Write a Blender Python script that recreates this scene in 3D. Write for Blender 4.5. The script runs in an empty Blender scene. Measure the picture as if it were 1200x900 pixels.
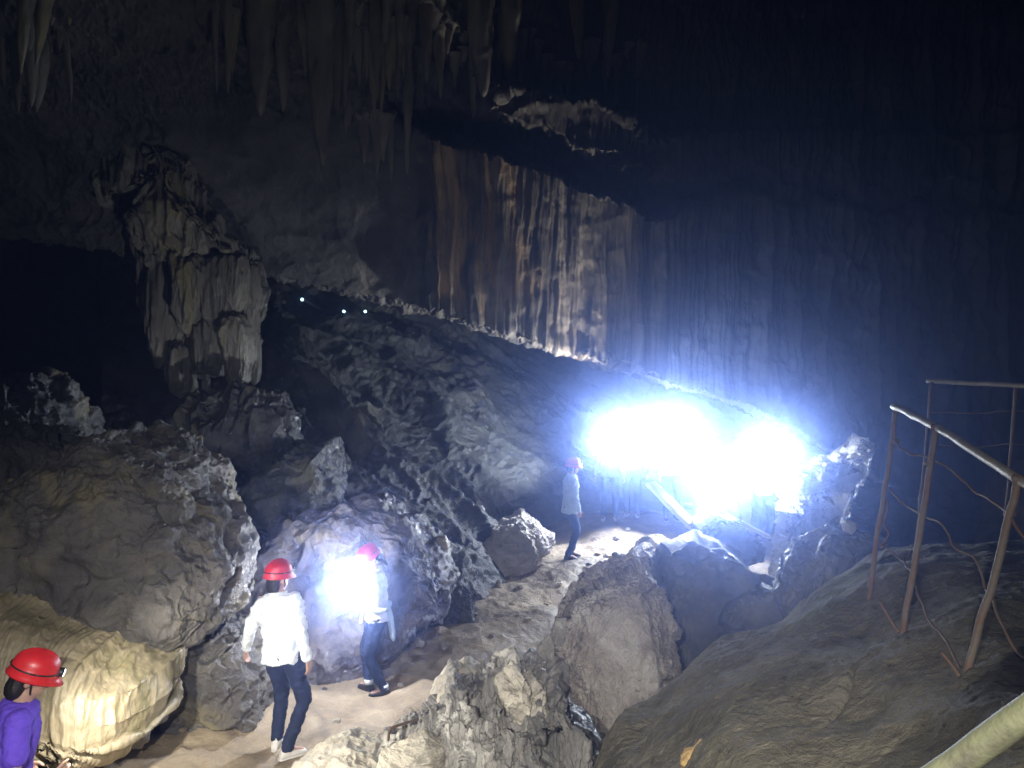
import bpy, math, random
import numpy as np
from mathutils import Vector, Matrix
random.seed(7)
RNG = np.random.RandomState(11)
S = bpy.context.scene
COL = S.collection

# ------------------------------------------------------------------ camera
FPX, W0, H0 = 906.0, 1200.0, 900.0
CAM = np.array([0.0, 0.0, 3.4])
PITCH = math.radians(-1.9)
cp, sp = math.cos(PITCH), math.sin(PITCH)
cd = bpy.data.cameras.new('camera')
cam = bpy.data.objects.new('camera', cd); COL.objects.link(cam)
cam.location = CAM; cam.rotation_euler = (math.pi/2 + PITCH, 0, 0)
cd.sensor_width = 36.0; cd.lens = 36.0*FPX/W0
cd.clip_start = 0.05; cd.clip_end = 500
S.camera = cam

def Pw(px, py, Y):
    """photo pixel + distance along the view -> world points (arrays allowed)"""
    px = np.asarray(px, float); py = np.asarray(py, float); Y = np.asarray(Y, float)
    a = (px-W0/2)/FPX; b = (H0/2-py)/FPX
    dy = cp - b*sp
    dz = sp + b*cp
    k = Y/dy
    return np.stack([a*k, Y+0*k, CAM[2]+dz*k], axis=-1)

# ------------------------------------------------------------------ noise
_perm = RNG.permutation(256); _perm = np.concatenate([_perm]*3)
_g = RNG.normal(size=(256, 3)); _g /= np.linalg.norm(_g, axis=1)[:, None]
def perlin(p):
    p = np.asarray(p, float)
    i = np.floor(p).astype(int); f = p-i; i &= 255
    u = f*f*f*(f*(f*6-15)+10)
    out = np.zeros(len(p))
    for dx in (0, 1):
        wx = u[:, 0] if dx else 1-u[:, 0]
        a = _perm[(i[:, 0]+dx) & 255]
        for dy in (0, 1):
            wy = u[:, 1] if dy else 1-u[:, 1]
            b = _perm[a+((i[:, 1]+dy) & 255)]
            for dz in (0, 1):
                wz = u[:, 2] if dz else 1-u[:, 2]
                h = _perm[b+((i[:, 2]+dz) & 255)]
                gr = _g[h]
                d = gr[:, 0]*(f[:, 0]-dx)+gr[:, 1]*(f[:, 1]-dy)+gr[:, 2]*(f[:, 2]-dz)
                out += wx*wy*wz*d
    return out*1.4
def worley(p):
    i = np.floor(p).astype(int); f = p-i
    f1 = np.full(len(p), 9.0); f2 = np.full(len(p), 9.0)
    for dx in (-1, 0, 1):
        a = _perm[(i[:, 0]+dx) & 255]
        for dy in (-1, 0, 1):
            b = _perm[a+((i[:, 1]+dy) & 255)]
            for dz in (-1, 0, 1):
                h = _perm[b+((i[:, 2]+dz) & 255)]
                o = np.stack([dx+_g[h, 0]*.45+.5, dy+_g[h, 1]*.45+.5, dz+_g[h, 2]*.45+.5], -1)-f
                d = np.sqrt((o*o).sum(1))
                n = d < f1
                f2 = np.where(n, f1, np.minimum(f2, d)); f1 = np.where(n, d, f1)
    return f1, f2
def noise(p, kind, sc, octv=4, gain=0.5, seed=0.0, warp=0.0):
    q = p*np.asarray(sc, float)+np.array([seed*3.17, seed*1.73, seed*5.31])+31.7
    if warp:
        w = np.stack([perlin(q*.6+7.1), perlin(q*.6+19.3), perlin(q*.6+43.9)], -1); q = q+w*warp
    if kind == 'cell':
        f1, f2 = worley(q); return np.minimum(f2-f1, .35)/.35-1
    if kind == 'bulb':
        f1, f2 = worley(q); return .55-f1
    tot = np.zeros(len(q)); a = 1.0; nrm = 0
    for k in range(octv):
        n = perlin(q*(2.03**k)+k*13.1)
        if kind == 'ridge': n = (1-np.abs(n)*1.6)**2*1.4-.75
        elif kind == 'billow': n = np.abs(n)*2.2-.55
        tot += a*n; nrm += a; a *= gain
    return tot/nrm*(1.3 if kind == 'fbm' else 1.0)

# ------------------------------------------------------------------ mesh helpers
def raw_mesh(name, V, F, mats, smooth=True, attrs=None):
    """V (n,3); F list/array of faces of equal length or list of tuples"""
    me = bpy.data.meshes.new(name)
    if isinstance(F, np.ndarray):
        nf, k = F.shape
        me.vertices.add(len(V)); me.vertices.foreach_set('co', np.asarray(V, np.float32).ravel())
        me.loops.add(nf*k); me.loops.foreach_set('vertex_index', F.astype(np.int32).ravel())
        me.polygons.add(nf); me.polygons.foreach_set('loop_start', np.arange(0, nf*k, k, dtype=np.int32))
        me.update(calc_edges=True)
    else:
        me.from_pydata([tuple(v) for v in V], [], [tuple(f) for f in F]); me.update()
    me.polygons.foreach_set('use_smooth', np.full(len(me.polygons), bool(smooth)))
    if attrs:
        for an, av in attrs.items():
            at = me.attributes.new(an, 'FLOAT', 'POINT'); at.data.foreach_set('value', np.asarray(av, np.float32))
    me.materials.append(mats)
    me.validate()
    return me
def obj(name, me, parent=None, label=None, cat=None, group=None, kind=None):
    o = bpy.data.objects.new(name, me); COL.objects.link(o)
    if parent: o.parent = parent
    tag(o, label, cat, group, kind)
    return o
def tag(o, label=None, cat=None, group=None, kind=None):
    if label: o['label'] = label
    if cat: o['category'] = cat
    if group: o['group'] = group
    if kind: o['kind'] = kind
    return o
def empty(name, loc=(0, 0, 0), rz=0, label=None, cat=None, group=None):
    o = bpy.data.objects.new(name, None); COL.objects.link(o)
    o.location = loc; o.rotation_euler = (0, 0, rz); o.empty_display_size = .1
    return tag(o, label, cat, group)
def vnormals(V, F):
    if F.shape[1] == 4:
        n = np.cross(V[F[:, 2]]-V[F[:, 0]], V[F[:, 3]]-V[F[:, 1]])
    else:
        n = np.cross(V[F[:, 1]]-V[F[:, 0]], V[F[:, 2]]-V[F[:, 0]])
    N = np.zeros_like(V)
    for k in range(F.shape[1]):
        for c in range(3):
            N[:, c] += np.bincount(F[:, k], weights=n[:, c], minlength=len(V))
    N /= np.maximum(np.linalg.norm(N, axis=1), 1e-9)[:, None]
    return N
def displace(V, F, specs, seed=0.0, mask=None):
    """specs: list of passes; each pass a list of (kind, scale, amp, octaves[, warp])"""
    for pi, ps in enumerate(specs):
        N = vnormals(V, F); d = np.zeros(len(V))
        for s in ps:
            d += s[2]*noise(V, s[0], s[1], s[3], seed=seed+pi*2.3, warp=s[4] if len(s) > 4 else 0)
        if mask is not None: d = d*mask
        V = V+N*d[:, None]
    return V
def grid_faces(nu, nv):
    i = np.arange(nu*nv).reshape(nv, nu)
    return np.stack([i[:-1, :-1].ravel(), i[1:, :-1].ravel(), i[1:, 1:].ravel(), i[:-1, 1:].ravel()], -1)
def cr_weights(n, knots):
    """Catmull-Rom weights from n samples to `knots` control points"""
    t = np.linspace(0, knots-1, n); i = np.minimum(t.astype(int), knots-2); f = t-i
    W = np.zeros((n, knots)); r = np.arange(n)
    ws = [-.5*f+f*f-.5*f**3, 1-2.5*f*f+1.5*f**3, .5*f+2*f*f-1.5*f**3, -.5*f*f+.5*f**3]
    for k, w in enumerate(ws):
        np.add.at(W, (r, np.clip(i-1+k, 0, knots-1)), w)
    return W
def lattice(C, nu, nv):
    C = np.asarray(C, float); R, K, _ = C.shape
    A = cr_weights(nv, R); B = cr_weights(nu, K)
    return np.einsum('ar,rkc,bk->abc', A, C, B)
def sstep(a, b, x):
    t = np.clip((x-a)/(b-a), 0, 1); return t*t*(3-2*t)

_cube_cache = {}
def cube_sphere(N):
    if N in _cube_cache: return _cube_cache[N]
    t = np.tan(np.linspace(-math.pi/4, math.pi/4, N)); a, b = np.meshgrid(t, t); o = np.ones_like(a)
    faces = [np.stack(s, -1) for s in ((o, a, b), (-o, b, a), (b, o, a), (a, -o, b), (a, b, o), (b, a, -o))]
    V = np.concatenate([f.reshape(-1, 3) for f in faces]); F = np.concatenate([grid_faces(N, N)+k*N*N for k in range(6)])
    F = F[:, ::-1]
    key = np.round(V*1e5).astype(np.int64)
    _, idx, inv = np.unique(key, axis=0, return_index=True, return_inverse=True)
    V = V[idx]; F = inv.reshape(-1)[F]
    V /= np.linalg.norm(V, axis=1)[:, None]
    fc = V[F].mean(1); n = np.cross(V[F[:, 2]]-V[F[:, 0]], V[F[:, 3]]-V[F[:, 1]])
    bad = (n*fc).sum(1) < 0
    F[bad] = F[bad][:, ::-1]
    _cube_cache[N] = (V, F); return V, F

def rock(name, outline, d, thick, mat, specs, N=90, sq=0.6, facets=0, seed=1.0, tilt=0.0, lean=0.0, fmin=.72, grow=1, bq=.55, label=None, cat='rock', group=None, stain=None):
    """a closed rock: the outline (photo pixels at distance d) swells to a body `thick` deep each way;
    tilt = how much its upper part leans away (m per m), lean = the same sideways"""
    Vd, F = cube_sphere(N)
    if grow != 1: mx, my = np.mean([p[0] for p in outline]), np.mean([p[1] for p in outline]); outline = [(mx+(p[0]-mx)*grow, my+(p[1]-my)*grow) for p in outline]
    o = Pw([p[0] for p in outline], [p[1] for p in outline], d)[:, [0, 2]]
    c = (o.max(0)+o.min(0))/2
    ang = np.arctan2(o[:, 1]-c[1], o[:, 0]-c[0]); rad = np.linalg.norm(o-c, axis=1)
    s = np.argsort(ang); ang = ang[s]; rad = rad[s]
    aa = np.concatenate([ang-2*math.pi, ang, ang+2*math.pi])
    # polygon radius along straight edges
    pts = o[s]; pp = np.concatenate([pts, pts, pts])-c
    q = np.arctan2(Vd[:, 2], Vd[:, 0])
    k = np.searchsorted(aa, q)-1; A = pp[k]; B = pp[(k+1) % len(pp)]
    dirx, dirz = np.cos(q), np.sin(q)
    den = dirx*(B[:, 1]-A[:, 1])-dirz*(B[:, 0]-A[:, 0])
    R = (A[:, 0]*(B[:, 1]-A[:, 1])-A[:, 1]*(B[:, 0]-A[:, 0]))/np.where(np.abs(den) < 1e-9, 1e-9, den)
    R = np.clip(np.abs(R), rad.min()*.7, rad.max()*1.05)
    ce = np.sqrt(Vd[:, 0]**2+Vd[:, 2]**2); se = Vd[:, 1]
    rr = R*np.power(ce, sq); yy = thick*np.sign(se)*np.power(np.abs(se), max(bq, sq))
    V = np.stack([c[0]+rr*dirx, d+yy, c[1]+rr*dirz], -1)
    rs = np.random.RandomState(int(seed*97)+3)
    ctr = np.array([c[0], d, c[1]])
    for _ in range(facets):
        n = rs.normal(size=3); n /= np.linalg.norm(n)
        pr = (V-ctr)@n; h = pr.max()*rs.uniform(fmin, .93)
        ex = np.maximum(pr-h, 0); V = V-n*(ex*.93)[:, None]
    dz = V[:, 2]-c[1]
    V[:, 1] += tilt*dz; V[:, 0] += lean*(V[:, 1]-d)
    V = displace(V, F, specs, seed)
    base = np.array([c[0], d, V[:, 2].min()])
    me = raw_mesh(name, V-base, F, mat)
    ob = obj(name, me, None, label, cat, group); ob.location = base
    return ob

def tube_mesh(pts, r, n=10, jitter=0.0, closed_ends=True):
    pts = np.asarray(pts, float); m = len(pts)
    r = np.broadcast_to(np.asarray(r, float), (m,))
    T = np.gradient(pts, axis=0); T /= np.linalg.norm(T, axis=1)[:, None]
    up = np.array([0, 0, 1.0]) if abs(T[0, 2]) < .9 else np.array([1.0, 0, 0])
    V = []; U = np.cross(T[0], up); U /= np.linalg.norm(U)
    for i in range(m):
        U = U-T[i]*(U@T[i]); U /= np.linalg.norm(U); B = np.cross(T[i], U)
        for k in range(n):
            a = 2*math.pi*k/n; rr = r[i]*(1+jitter*(RNG.rand()-.5)*2)
            V.append(pts[i]+(U*math.cos(a)+B*math.sin(a))*rr)
    F = []
    for i in range(m-1):
        for k in range(n):
            a = i*n+k; b = i*n+(k+1) % n; F.append((a, b, b+n, a+n))
    if closed_ends:
        F.append(tuple(range(n-1, -1, -1))); F.append(tuple((m-1)*n+k for k in range(n)))
    return V, F
def smooth_path(P, n):
    P = np.asarray(P, float); return cr_weights(n, len(P))@P
def tube(name, pts, r, mat, parent=None, n=10, samples=None, jitter=0, wob=0.0, **kw):
    pts = np.asarray(pts, float)
    if samples: pts = smooth_path(pts, samples)
    if wob: pts = pts+np.stack([perlin(pts*9+k*17.3) for k in range(3)], -1)*wob
    rr = r if np.isscalar(r) or not samples else np.interp(np.linspace(0, 1, samples), np.linspace(0, 1, len(r)), r)
    V, F = tube_mesh(pts, rr, n, jitter)
    if parent is not None: V = [np.asarray(v)-np.array(parent.location) for v in V]
    return obj(name, raw_mesh(name, V, F, mat), parent, **kw)

# ------------------------------------------------------------------ materials
def nodes_of(name):
    m = bpy.data.materials.new(name); m.use_nodes = True
    nt = m.node_tree; b = nt.nodes['Principled BSDF']; return m, nt, b
def rgb(c): return (c[0], c[1], c[2], 1)
def rock_mat(name, dark, light, patch=None, patch_sc=.8, patch_lim=(.52, .66), stretch=(1, 1, 1), sc=1.0, rough=(.35, .8), bump=.5, bump_d=.03,
             stain=None, wet_sc=1.2, spec=.5, fine=14.0, speck=None):
    m, nt, b = nodes_of(name); N = nt.nodes; L = nt.links
    geo = N.new('ShaderNodeNewGeometry')
    mp = N.new('ShaderNodeMapping'); mp.inputs['Scale'].default_value = stretch; L.new(geo.outputs['Position'], mp.inputs['Vector'])
    def nz(scale, det, rgh=.6, dist=0.0, src=mp):
        n = N.new('ShaderNodeTexNoise'); n.inputs['Scale'].default_value = scale*sc; n.inputs['Detail'].default_value = det
        n.inputs['Roughness'].default_value = rgh; n.inputs['Distortion'].default_value = dist
        L.new(src.outputs['Vector'] if src is mp else src.outputs['Position'], n.inputs['Vector']); return n
    n1 = nz(2.2, 12, .68, .4)
    r1 = N.new('ShaderNodeValToRGB'); r1.color_ramp.elements[0].position = .34; r1.color_ramp.elements[1].position = .68
    r1.color_ramp.elements[0].color = rgb(dark); r1.color_ramp.elements[1].color = rgb(light); L.new(n1.outputs['Fac'], r1.inputs['Fac'])
    col = r1.outputs['Color']
    def mixc(fac, a, c):
        x = N.new('ShaderNodeMix'); x.data_type = 'RGBA'
        L.new(fac, x.inputs['Factor']); L.new(a, x.inputs['A'])
        if isinstance(c, tuple): x.inputs['B'].default_value = rgb(c)
        else: L.new(c, x.inputs['B'])
        return x.outputs['Result']
    def ramp(src, lo, hi):
        r = N.new('ShaderNodeMapRange'); r.interpolation_type = 'SMOOTHSTEP'; r.inputs['From Min'].default_value = lo; r.inputs['From Max'].default_value = hi
        L.new(src, r.inputs['Value']); return r.outputs['Result']
    if patch:
        n2 = nz(patch_sc, 8, .62, .8); col = mixc(ramp(n2.outputs['Fac'], *patch_lim), col, patch)
    if speck:
        n4 = nz(9, 6, .7, 1.0); col = mixc(ramp(n4.outputs['Fac'], .6, .7), col, speck)
    if stain:
        for an, sc_ in stain.items():
            at = N.new('ShaderNodeAttribute'); at.attribute_name = an
            n3 = nz(3.0, 9, .65, .6)
            mu = N.new('ShaderNodeMath'); mu.operation = 'MULTIPLY_ADD'; L.new(n3.outputs['Fac'], mu.inputs[0]); mu.inputs[1].default_value = 1.6
            s2 = N.new('ShaderNodeMath'); s2.operation = 'SUBTRACT'; L.new(at.outputs['Fac'], s2.inputs[0]); s2.inputs[1].default_value = .8; L.new(s2.outputs[0], mu.inputs[2])
            # edge broken up by the noise; zero where the attribute is zero
            mm = N.new('ShaderNodeMath'); mm.operation = 'MULTIPLY'; mm.use_clamp = True; L.new(mu.outputs[0], mm.inputs[0]); L.new(at.outputs['Fac'], mm.inputs[1])
            col = mixc(ramp(mm.outputs[0], .1, .75), col, sc_)
    L.new(col, b.inputs['Base Color'])
    nr = nz(wet_sc, 7, .65, .5, geo)
    mr = N.new('ShaderNodeMapRange'); mr.inputs['From Min'].default_value = .38; mr.inputs['From Max'].default_value = .62
    mr.inputs['To Min'].default_value = rough[0]; mr.inputs['To Max'].default_value = rough[1]; L.new(nr.outputs['Fac'], mr.inputs['Value'])
    L.new(mr.outputs['Result'], b.inputs['Roughness']); b.inputs['Specular IOR Level'].default_value = spec
    nb = nz(fine, 13, .72, .5)
    nb2 = nz(fine*.28, 6, .6, .9)
    ad = N.new('ShaderNodeMath'); ad.operation = 'MULTIPLY_ADD'; L.new(nb2.outputs['Fac'], ad.inputs[0]); ad.inputs[1].default_value = 1.6; L.new(nb.outputs['Fac'], ad.inputs[2])
    bp = N.new('ShaderNodeBump'); bp.inputs['Strength'].default_value = bump; bp.inputs['Distance'].default_value = bump_d
    L.new(ad.outputs[0], bp.inputs['Height']); L.new(bp.outputs['Normal'], b.inputs['Normal'])
    return m
def plain_mat(name, c, rough=.6, metal=0.0, var=.25, sc=6.0, bump=.0, bsc=60.0, c2=None, thr=(.5, .65), emit=None, spec=.5):
    m, nt, b = nodes_of(name); N = nt.nodes; L = nt.links
    tc = N.new('ShaderNodeTexCoord')
    n = N.new('ShaderNodeTexNoise'); n.inputs['Scale'].default_value = sc; n.inputs['Detail'].default_value = 8; n.inputs['Roughness'].default_value = .65
    L.new(tc.outputs['Object'], n.inputs['Vector'])
    r = N.new('ShaderNodeValToRGB'); e = r.color_ramp.elements
    e[0].position, e[1].position = thr if c2 else (.3, .7)
    e[0].color = rgb([x*(1-var) for x in c] if not c2 else c); e[1].color = rgb([min(1, x*(1+var)) for x in c] if not c2 else c2)
    L.new(n.outputs['Fac'], r.inputs['Fac']); L.new(r.outputs['Color'], b.inputs['Base Color'])
    b.inputs['Roughness'].default_value = rough; b.inputs['Metallic'].default_value = metal; b.inputs['Specular IOR Level'].default_value = spec
    if bump:
        nb = N.new('ShaderNodeTexNoise'); nb.inputs['Scale'].default_value = bsc; nb.inputs['Detail'].default_value = 6; L.new(tc.outputs['Object'], nb.inputs['Vector'])
        bp = N.new('ShaderNodeBump'); bp.inputs['Strength'].default_value = bump; bp.inputs['Distance'].default_value = .01
        L.new(nb.outputs['Fac'], bp.inputs['Height']); L.new(bp.outputs['Normal'], b.inputs['Normal'])
    if emit:
        b.inputs['Emission Color'].default_value = rgb(emit[0]); b.inputs['Emission Strength'].default_value = emit[1]
    return m

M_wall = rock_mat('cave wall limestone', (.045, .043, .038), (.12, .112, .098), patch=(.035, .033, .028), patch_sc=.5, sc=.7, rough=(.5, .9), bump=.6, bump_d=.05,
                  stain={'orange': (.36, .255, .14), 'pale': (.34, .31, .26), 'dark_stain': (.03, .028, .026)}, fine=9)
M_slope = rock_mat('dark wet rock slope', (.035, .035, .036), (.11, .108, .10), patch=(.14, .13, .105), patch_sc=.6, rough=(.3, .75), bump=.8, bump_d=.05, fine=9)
M_bluff = rock_mat('purple grey wet rock', (.06, .055, .058), (.20, .18, .185), patch=(.24, .21, .17), patch_sc=1.5, rough=(.18, .6), bump=.7, bump_d=.03, fine=16, wet_sc=3)
M_boulder = rock_mat('grey brown boulder', (.05, .047, .043), (.17, .158, .142), patch=(.20, .175, .105), patch_sc=1.1, rough=(.3, .75), bump=.9, bump_d=.03, fine=20, wet_sc=2.5)
M_wet = rock_mat('black wet rock', (.025, .025, .025), (.10, .098, .09), patch=(.12, .11, .06), patch_sc=1.3, rough=(.15, .5), bump=.9, bump_d=.04, fine=14, wet_sc=3)
M_flow = rock_mat('tan flowstone', (.24, .20, .125), (.44, .375, .255), patch=(.17, .155, .08), patch_sc=1.1, patch_lim=(.47, .66), speck=(.22, .16, .08), stretch=(1, 1, .35), rough=(.25, .6), bump=.5, bump_d=.02, fine=16, wet_sc=3)
M_floor = rock_mat('trodden earth floor', (.24, .185, .12), (.46, .37, .25), patch=(.18, .145, .10), patch_sc=.9, rough=(.55, .95), bump=.8, bump_d=.025, fine=22, speck=(.36, .31, .22))
M_pale = rock_mat('pale weathered limestone', (.36, .33, .27), (.62, .57, .47), patch=(.26, .23, .18), patch_sc=2.2, rough=(.5, .9), bump=.8, bump_d=.02, fine=22)
M_slab = rock_mat('pinkish pitted limestone', (.42, .37, .325), (.72, .655, .585), patch=(.74, .70, .64), patch_sc=1.8, rough=(.5, .9), bump=1.3, bump_d=.04, fine=20, speck=(.26, .22, .18))
M_ridge = rock_mat('grey ridged limestone', (.09, .086, .08), (.40, .38, .345), patch=(.52, .50, .45), patch_sc=2.0, stretch=(1, 1, .4), rough=(.45, .9), bump=.9, bump_d=.03, fine=20)
M_crust = rock_mat('white crusted limestone', (.30, .30, .30), (.72, .72, .70), patch=(.16, .16, .16), patch_sc=4.0, rough=(.4, .8), bump=1.0, bump_d=.04, fine=18)
M_blue = rock_mat('grey block limestone', (.09, .09, .09), (.22, .22, .22), rough=(.4, .8), bump=.6, bump_d=.03, fine=12)
M_right = rock_mat('smooth brown rock', (.10, .093, .07), (.225, .205, .155), patch=(.165, .165, .09), patch_sc=.7, rough=(.85, 1.0), bump=1.0, bump_d=.03, fine=26, spec=.12, speck=(.06, .054, .042))
M_stal = rock_mat('grey stalactite calcite', (.13, .12, .10), (.34, .32, .26), patch=(.30, .27, .13), patch_sc=1.0, stretch=(1.6, 1.6, .3), rough=(.25, .6), bump=.6, bump_d=.03, fine=9)
M_ochre = rock_mat('ochre clay stone', (.34, .21, .08), (.52, .36, .15), patch=(.2, .15, .08), patch_sc=6, rough=(.6, .95), bump=.9, bump_d=.02, fine=30)
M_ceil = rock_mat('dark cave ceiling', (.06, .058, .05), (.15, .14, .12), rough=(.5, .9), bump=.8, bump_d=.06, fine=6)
# ================================================================== THE CAVE
# ---- hanging wall: a great overhanging face with flowstone curtains, its lower lip running down to the right
cols = [-250, 0, 130, 210, 300, 400, 500, 600, 700, 800, 900, 1000, 1150, 1350, 1550]
edge_y = [250, 275, 290, 302, 317, 342, 367, 396, 428, 456, 488, 545, 640, 700, 720]
edge_d = [12.2, 12.3, 12.6, 13.0, 13.6, 14.2, 14.9, 15.6, 16.4, 17.0, 17.5, 18.0, 18.4, 18.6, 18.8]
lean = [1, 1, 1, 1, 1, 1, .9, .75, .6, .45, .3, .2, 0, 0, 0]
row_t = [(-420, -6.5), (-220, -4.6), (-60, -3.3), (40, -2.4), (110, -1.8), (180, -1.2), (240, -.6), (290, -.2), None, 'u1', 'u2', 'u3']
C = []
for rt in row_t:
    row = []
    for c, e, ed, ln in zip(cols, edge_y, edge_d, lean):
        if rt is None: row.append((c, e, ed))
        elif rt == 'u1': row.append((c-4, e-4, ed+.7))
        elif rt == 'u2': row.append((c-15, e-34, ed+3))
        elif rt == 'u3': row.append((c-30, e-60, ed+9))
        else:
            y, dd = rt
            if y > 0: y = y*(e-6)/ (300+ (e-300)*.25)*.93 if e < 300 else y+(e-310)*max(0, (y-60)/250)*.9
            row.append((c, y, ed+dd*ln))
    C.append(row)
NU, NV = 1420, 430
G = lattice(C, NU, NV); gx, gy, gd = [G[..., k].ravel() for k in range(3)]
tt = np.linspace(0, len(row_t)-1, NV)[:, None].repeat(NU, 1).ravel()     # row parameter (8 = lip)
front = 1-sstep(7.9, 8.15, tt)
def pl(x, pts): return np.interp(x, [p[0] for p in pts], [p[1] for p in pts])
q2 = np.stack([gx*.02, gy*.02, 0*gx], -1)
wob = perlin(q2)*14+perlin(q2*3.1)*7
band = pl(gx, [(380, 95), (430, 118), (500, 152), (560, 168), (620, 182), (680, 212), (730, 228), (790, 240), (880, 215), (1000, 240)])+wob
low = sstep(band-6, band+10, gy)*sstep(420, 520, gx+wob)*(1-.6*sstep(760, 860, gx))
left_edge = sstep(488, 503, gx+wob*.35)
gd = gd-.55*low*front-.28*low*left_edge*front
# upper tier of draperies above the ledge
band2 = pl(gx, [(380, 40), (500, 60), (570, 88), (620, 98), (690, 108), (730, 132), (790, 150)])+wob
up = sstep(band2-5, band2+8, gy)*(1-sstep(band-30, band-4, gy))*sstep(540, 590, gx)*(1-.7*sstep(770, 830, gx))
gd = gd-.75*up*front
ledge = sstep(band-45, band-10, gy)*(1-sstep(band-3, band+8, gy))*sstep(430, 500, gx)*(1-sstep(760, 830, gx))
gd = gd+.35*ledge*front
V = Pw(gx, gy, gd); F = grid_faces(NU, NV)
V = displace(V, F, [[('fbm', .22, .30, 3), ('ridge', (.5, .5, .9), .10, 3)]], 2.0, (front*.9+.1)*(1-.6*low))
cur = np.maximum(low*sstep(488, 505, gx+wob*.35)*(1-.75*sstep(880, 1000, gx)), up)*front
fx = np.stack([V[:, 0]+.16*perlin(V*np.array([.5, .5, .3]))+.05*perlin(V*np.array([1.5, .5, .9])), V[:, 1]*.15, V[:, 2]*.035], -1)
fl = noise(fx, 'ridge', .9, 2, seed=1)*.20+noise(fx, 'ridge', 3.0, 2, .6, seed=4)*.13+noise(fx, 'billow', 6.3, 2, seed=5)*.09+noise(fx, 'ridge', 10., 2, seed=15)*.05*np.clip(.6+perlin(V*.8), 0, 1.3)
smooth_face = (1-left_edge)*sstep(170, 230, gx)*front*sstep(100, 180, gy)
rough_m = np.clip(1-cur-.85*smooth_face, .06, 1)
N = vnormals(V, F)
topz = (1-sstep(110, 165, gy-wob))*front
hang_ = noise(np.stack([V[:, 0]+.2*perlin(V*.7), V[:, 1]*.6, V[:, 2]*.16], -1), 'ridge', 2.1, 4, .6, seed=21)*.17+noise(V*np.array([1, 1, .3]), 'ridge', 5.0, 3, .6, seed=22)*.07
rough_m = rough_m*(1-.92*topz)
vd = topz*(1-cur)*hang_ + cur*fl + rough_m*(noise(V, 'ridge', (1.3, 1.3, .9), 4, seed=6)*.12+noise(V, 'billow', 2.6, 4, seed=7)*.08)+noise(V, 'fbm', 4.0, 4, seed=8)*.022
# strata in the dark ledge
vd += ledge*front*noise(V, 'ridge', (.8, .8, 3.2), 4, seed=9, warp=.5)*.3
# right part: broader folds
rt = sstep(800, 950, gx)*front
vd += rt*(noise(np.stack([V[:, 0], V[:, 1]*.4, V[:, 2]*.16], -1), 'ridge', 1.1, 3, seed=12)*.2)
# ragged crust along the lip
lip = np.exp(-((tt-8.0)/.16)**2)
vd += lip*noise(V, 'billow', (3.5, 3.5, 5), 4, .65, seed=13)*.13
V = V+N*vd[:, None]
jag = lip*(noise(V, 'ridge', (7., 2, 1), 3, .6, seed=14)*.07)
V[:, 2] -= jag
orange = np.clip(sstep(488, 512, gx+wob*.8)*(1-sstep(560, 700, gx+wob*1.5))*sstep(band-2, band+14, gy)*(1-.5*sstep(330, 375, gy+wob*2)), 0, 1)*front
streak = noise(np.stack([fx[:, 0], fx[:, 1], fx[:, 2]*1.6], -1), 'fbm', 3.3, 4, .65, seed=31)
orange = orange*np.clip(.60+.9*streak, .15, .9)
dks = .8*np.exp(-(((gx-551+wob*.5)/9)**2))*sstep(255, 285, gy+wob)*front
dks = np.maximum(dks, np.exp(-(((gx-700)/6)**2))*sstep(240, 270, gy)*front*.6)
dks = np.maximum(dks, np.exp(-(((gx-748)/7)**2))*sstep(225, 260, gy)*front*.5)
WV = V.copy()
def wall_d(px, py):
    return float(WV[np.argmin((gx-px)**2+(gy-py)**2+1e6*(tt > 8)), 1])
pale = np.maximum(cur*(1-.75*up)*np.clip(.60-.75*streak, .22, .9)*(.55+.45*sstep(540, 600, gx)), lip*sstep(560, 680, gx))  # along the lip, paleness stands in for lamplight on the edge
# left column-like stain zone
orange = np.maximum(orange, np.exp(-(((gx-150-(gy-200)*.18)/24)**2))*sstep(140, 190, gy)*(1-sstep(255, 290, gy))*front*.45)
me = raw_mesh('cave_wall', V, F[:, ::-1], M_wall, attrs={'orange': orange, 'pale': pale, 'dark_stain': dks})
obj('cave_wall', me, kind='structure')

# ---- slope of dark rock that climbs to the left under the lip
C = [
 [(120, 250, 17), (250, 262, 18.5), (400, 280, 20), (500, 310, 20.5), (600, 345, 21), (700, 385, 21.5), (800, 410, 22), (950, 440, 22), (1150, 470, 22)],
 [(120, 330, 15), (250, 335, 16), (400, 360, 17.6), (500, 392, 18.5), (600, 425, 19), (700, 455, 19.5), (800, 480, 20), (950, 510, 20), (1150, 530, 20)],
 [(120, 440, 12.5), (270, 440, 13.2), (400, 440, 15), (500, 470, 16), (600, 500, 17), (700, 520, 17.5), (800, 535, 18), (950, 560, 18), (1150, 580, 18)],
 [(120, 530, 11), (280, 520, 11.8), (400, 515, 12.8), (500, 530, 14.0), (600, 550, 15.2), (690, 565, 16.6), (800, 575, 17), (950, 600, 17), (1150, 620, 17)],
 [(120, 610, 10.2), (290, 600, 10.6), (400, 590, 11.6), (490, 595, 12.5), (575, 610, 13.4), (660, 612, 15.2), (800, 606, 16.2), (950, 630, 16.3), (1150, 650, 16.3)],
 [(120, 690, 9.6), (290, 690, 9.8), (400, 680, 10.6), (480, 690, 11.2), (545, 690, 11.9), (640, 640, 14.2), (800, 625, 15.8), (950, 660, 15.8), (1150, 690, 15.8)],
 [(120, 820, 9.2), (290, 820, 9.3), (400, 820, 9.8), (480, 820, 10.3), (540, 800, 11), (640, 720, 13.6), (800, 690, 15.4), (950, 740, 15.4), (1150, 760, 15.4)]]
NU, NV = 620, 420
G = lattice(C, NU, NV); V = Pw(*[G[..., k].ravel() for k in range(3)]); F = grid_faces(NU, NV)
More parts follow.
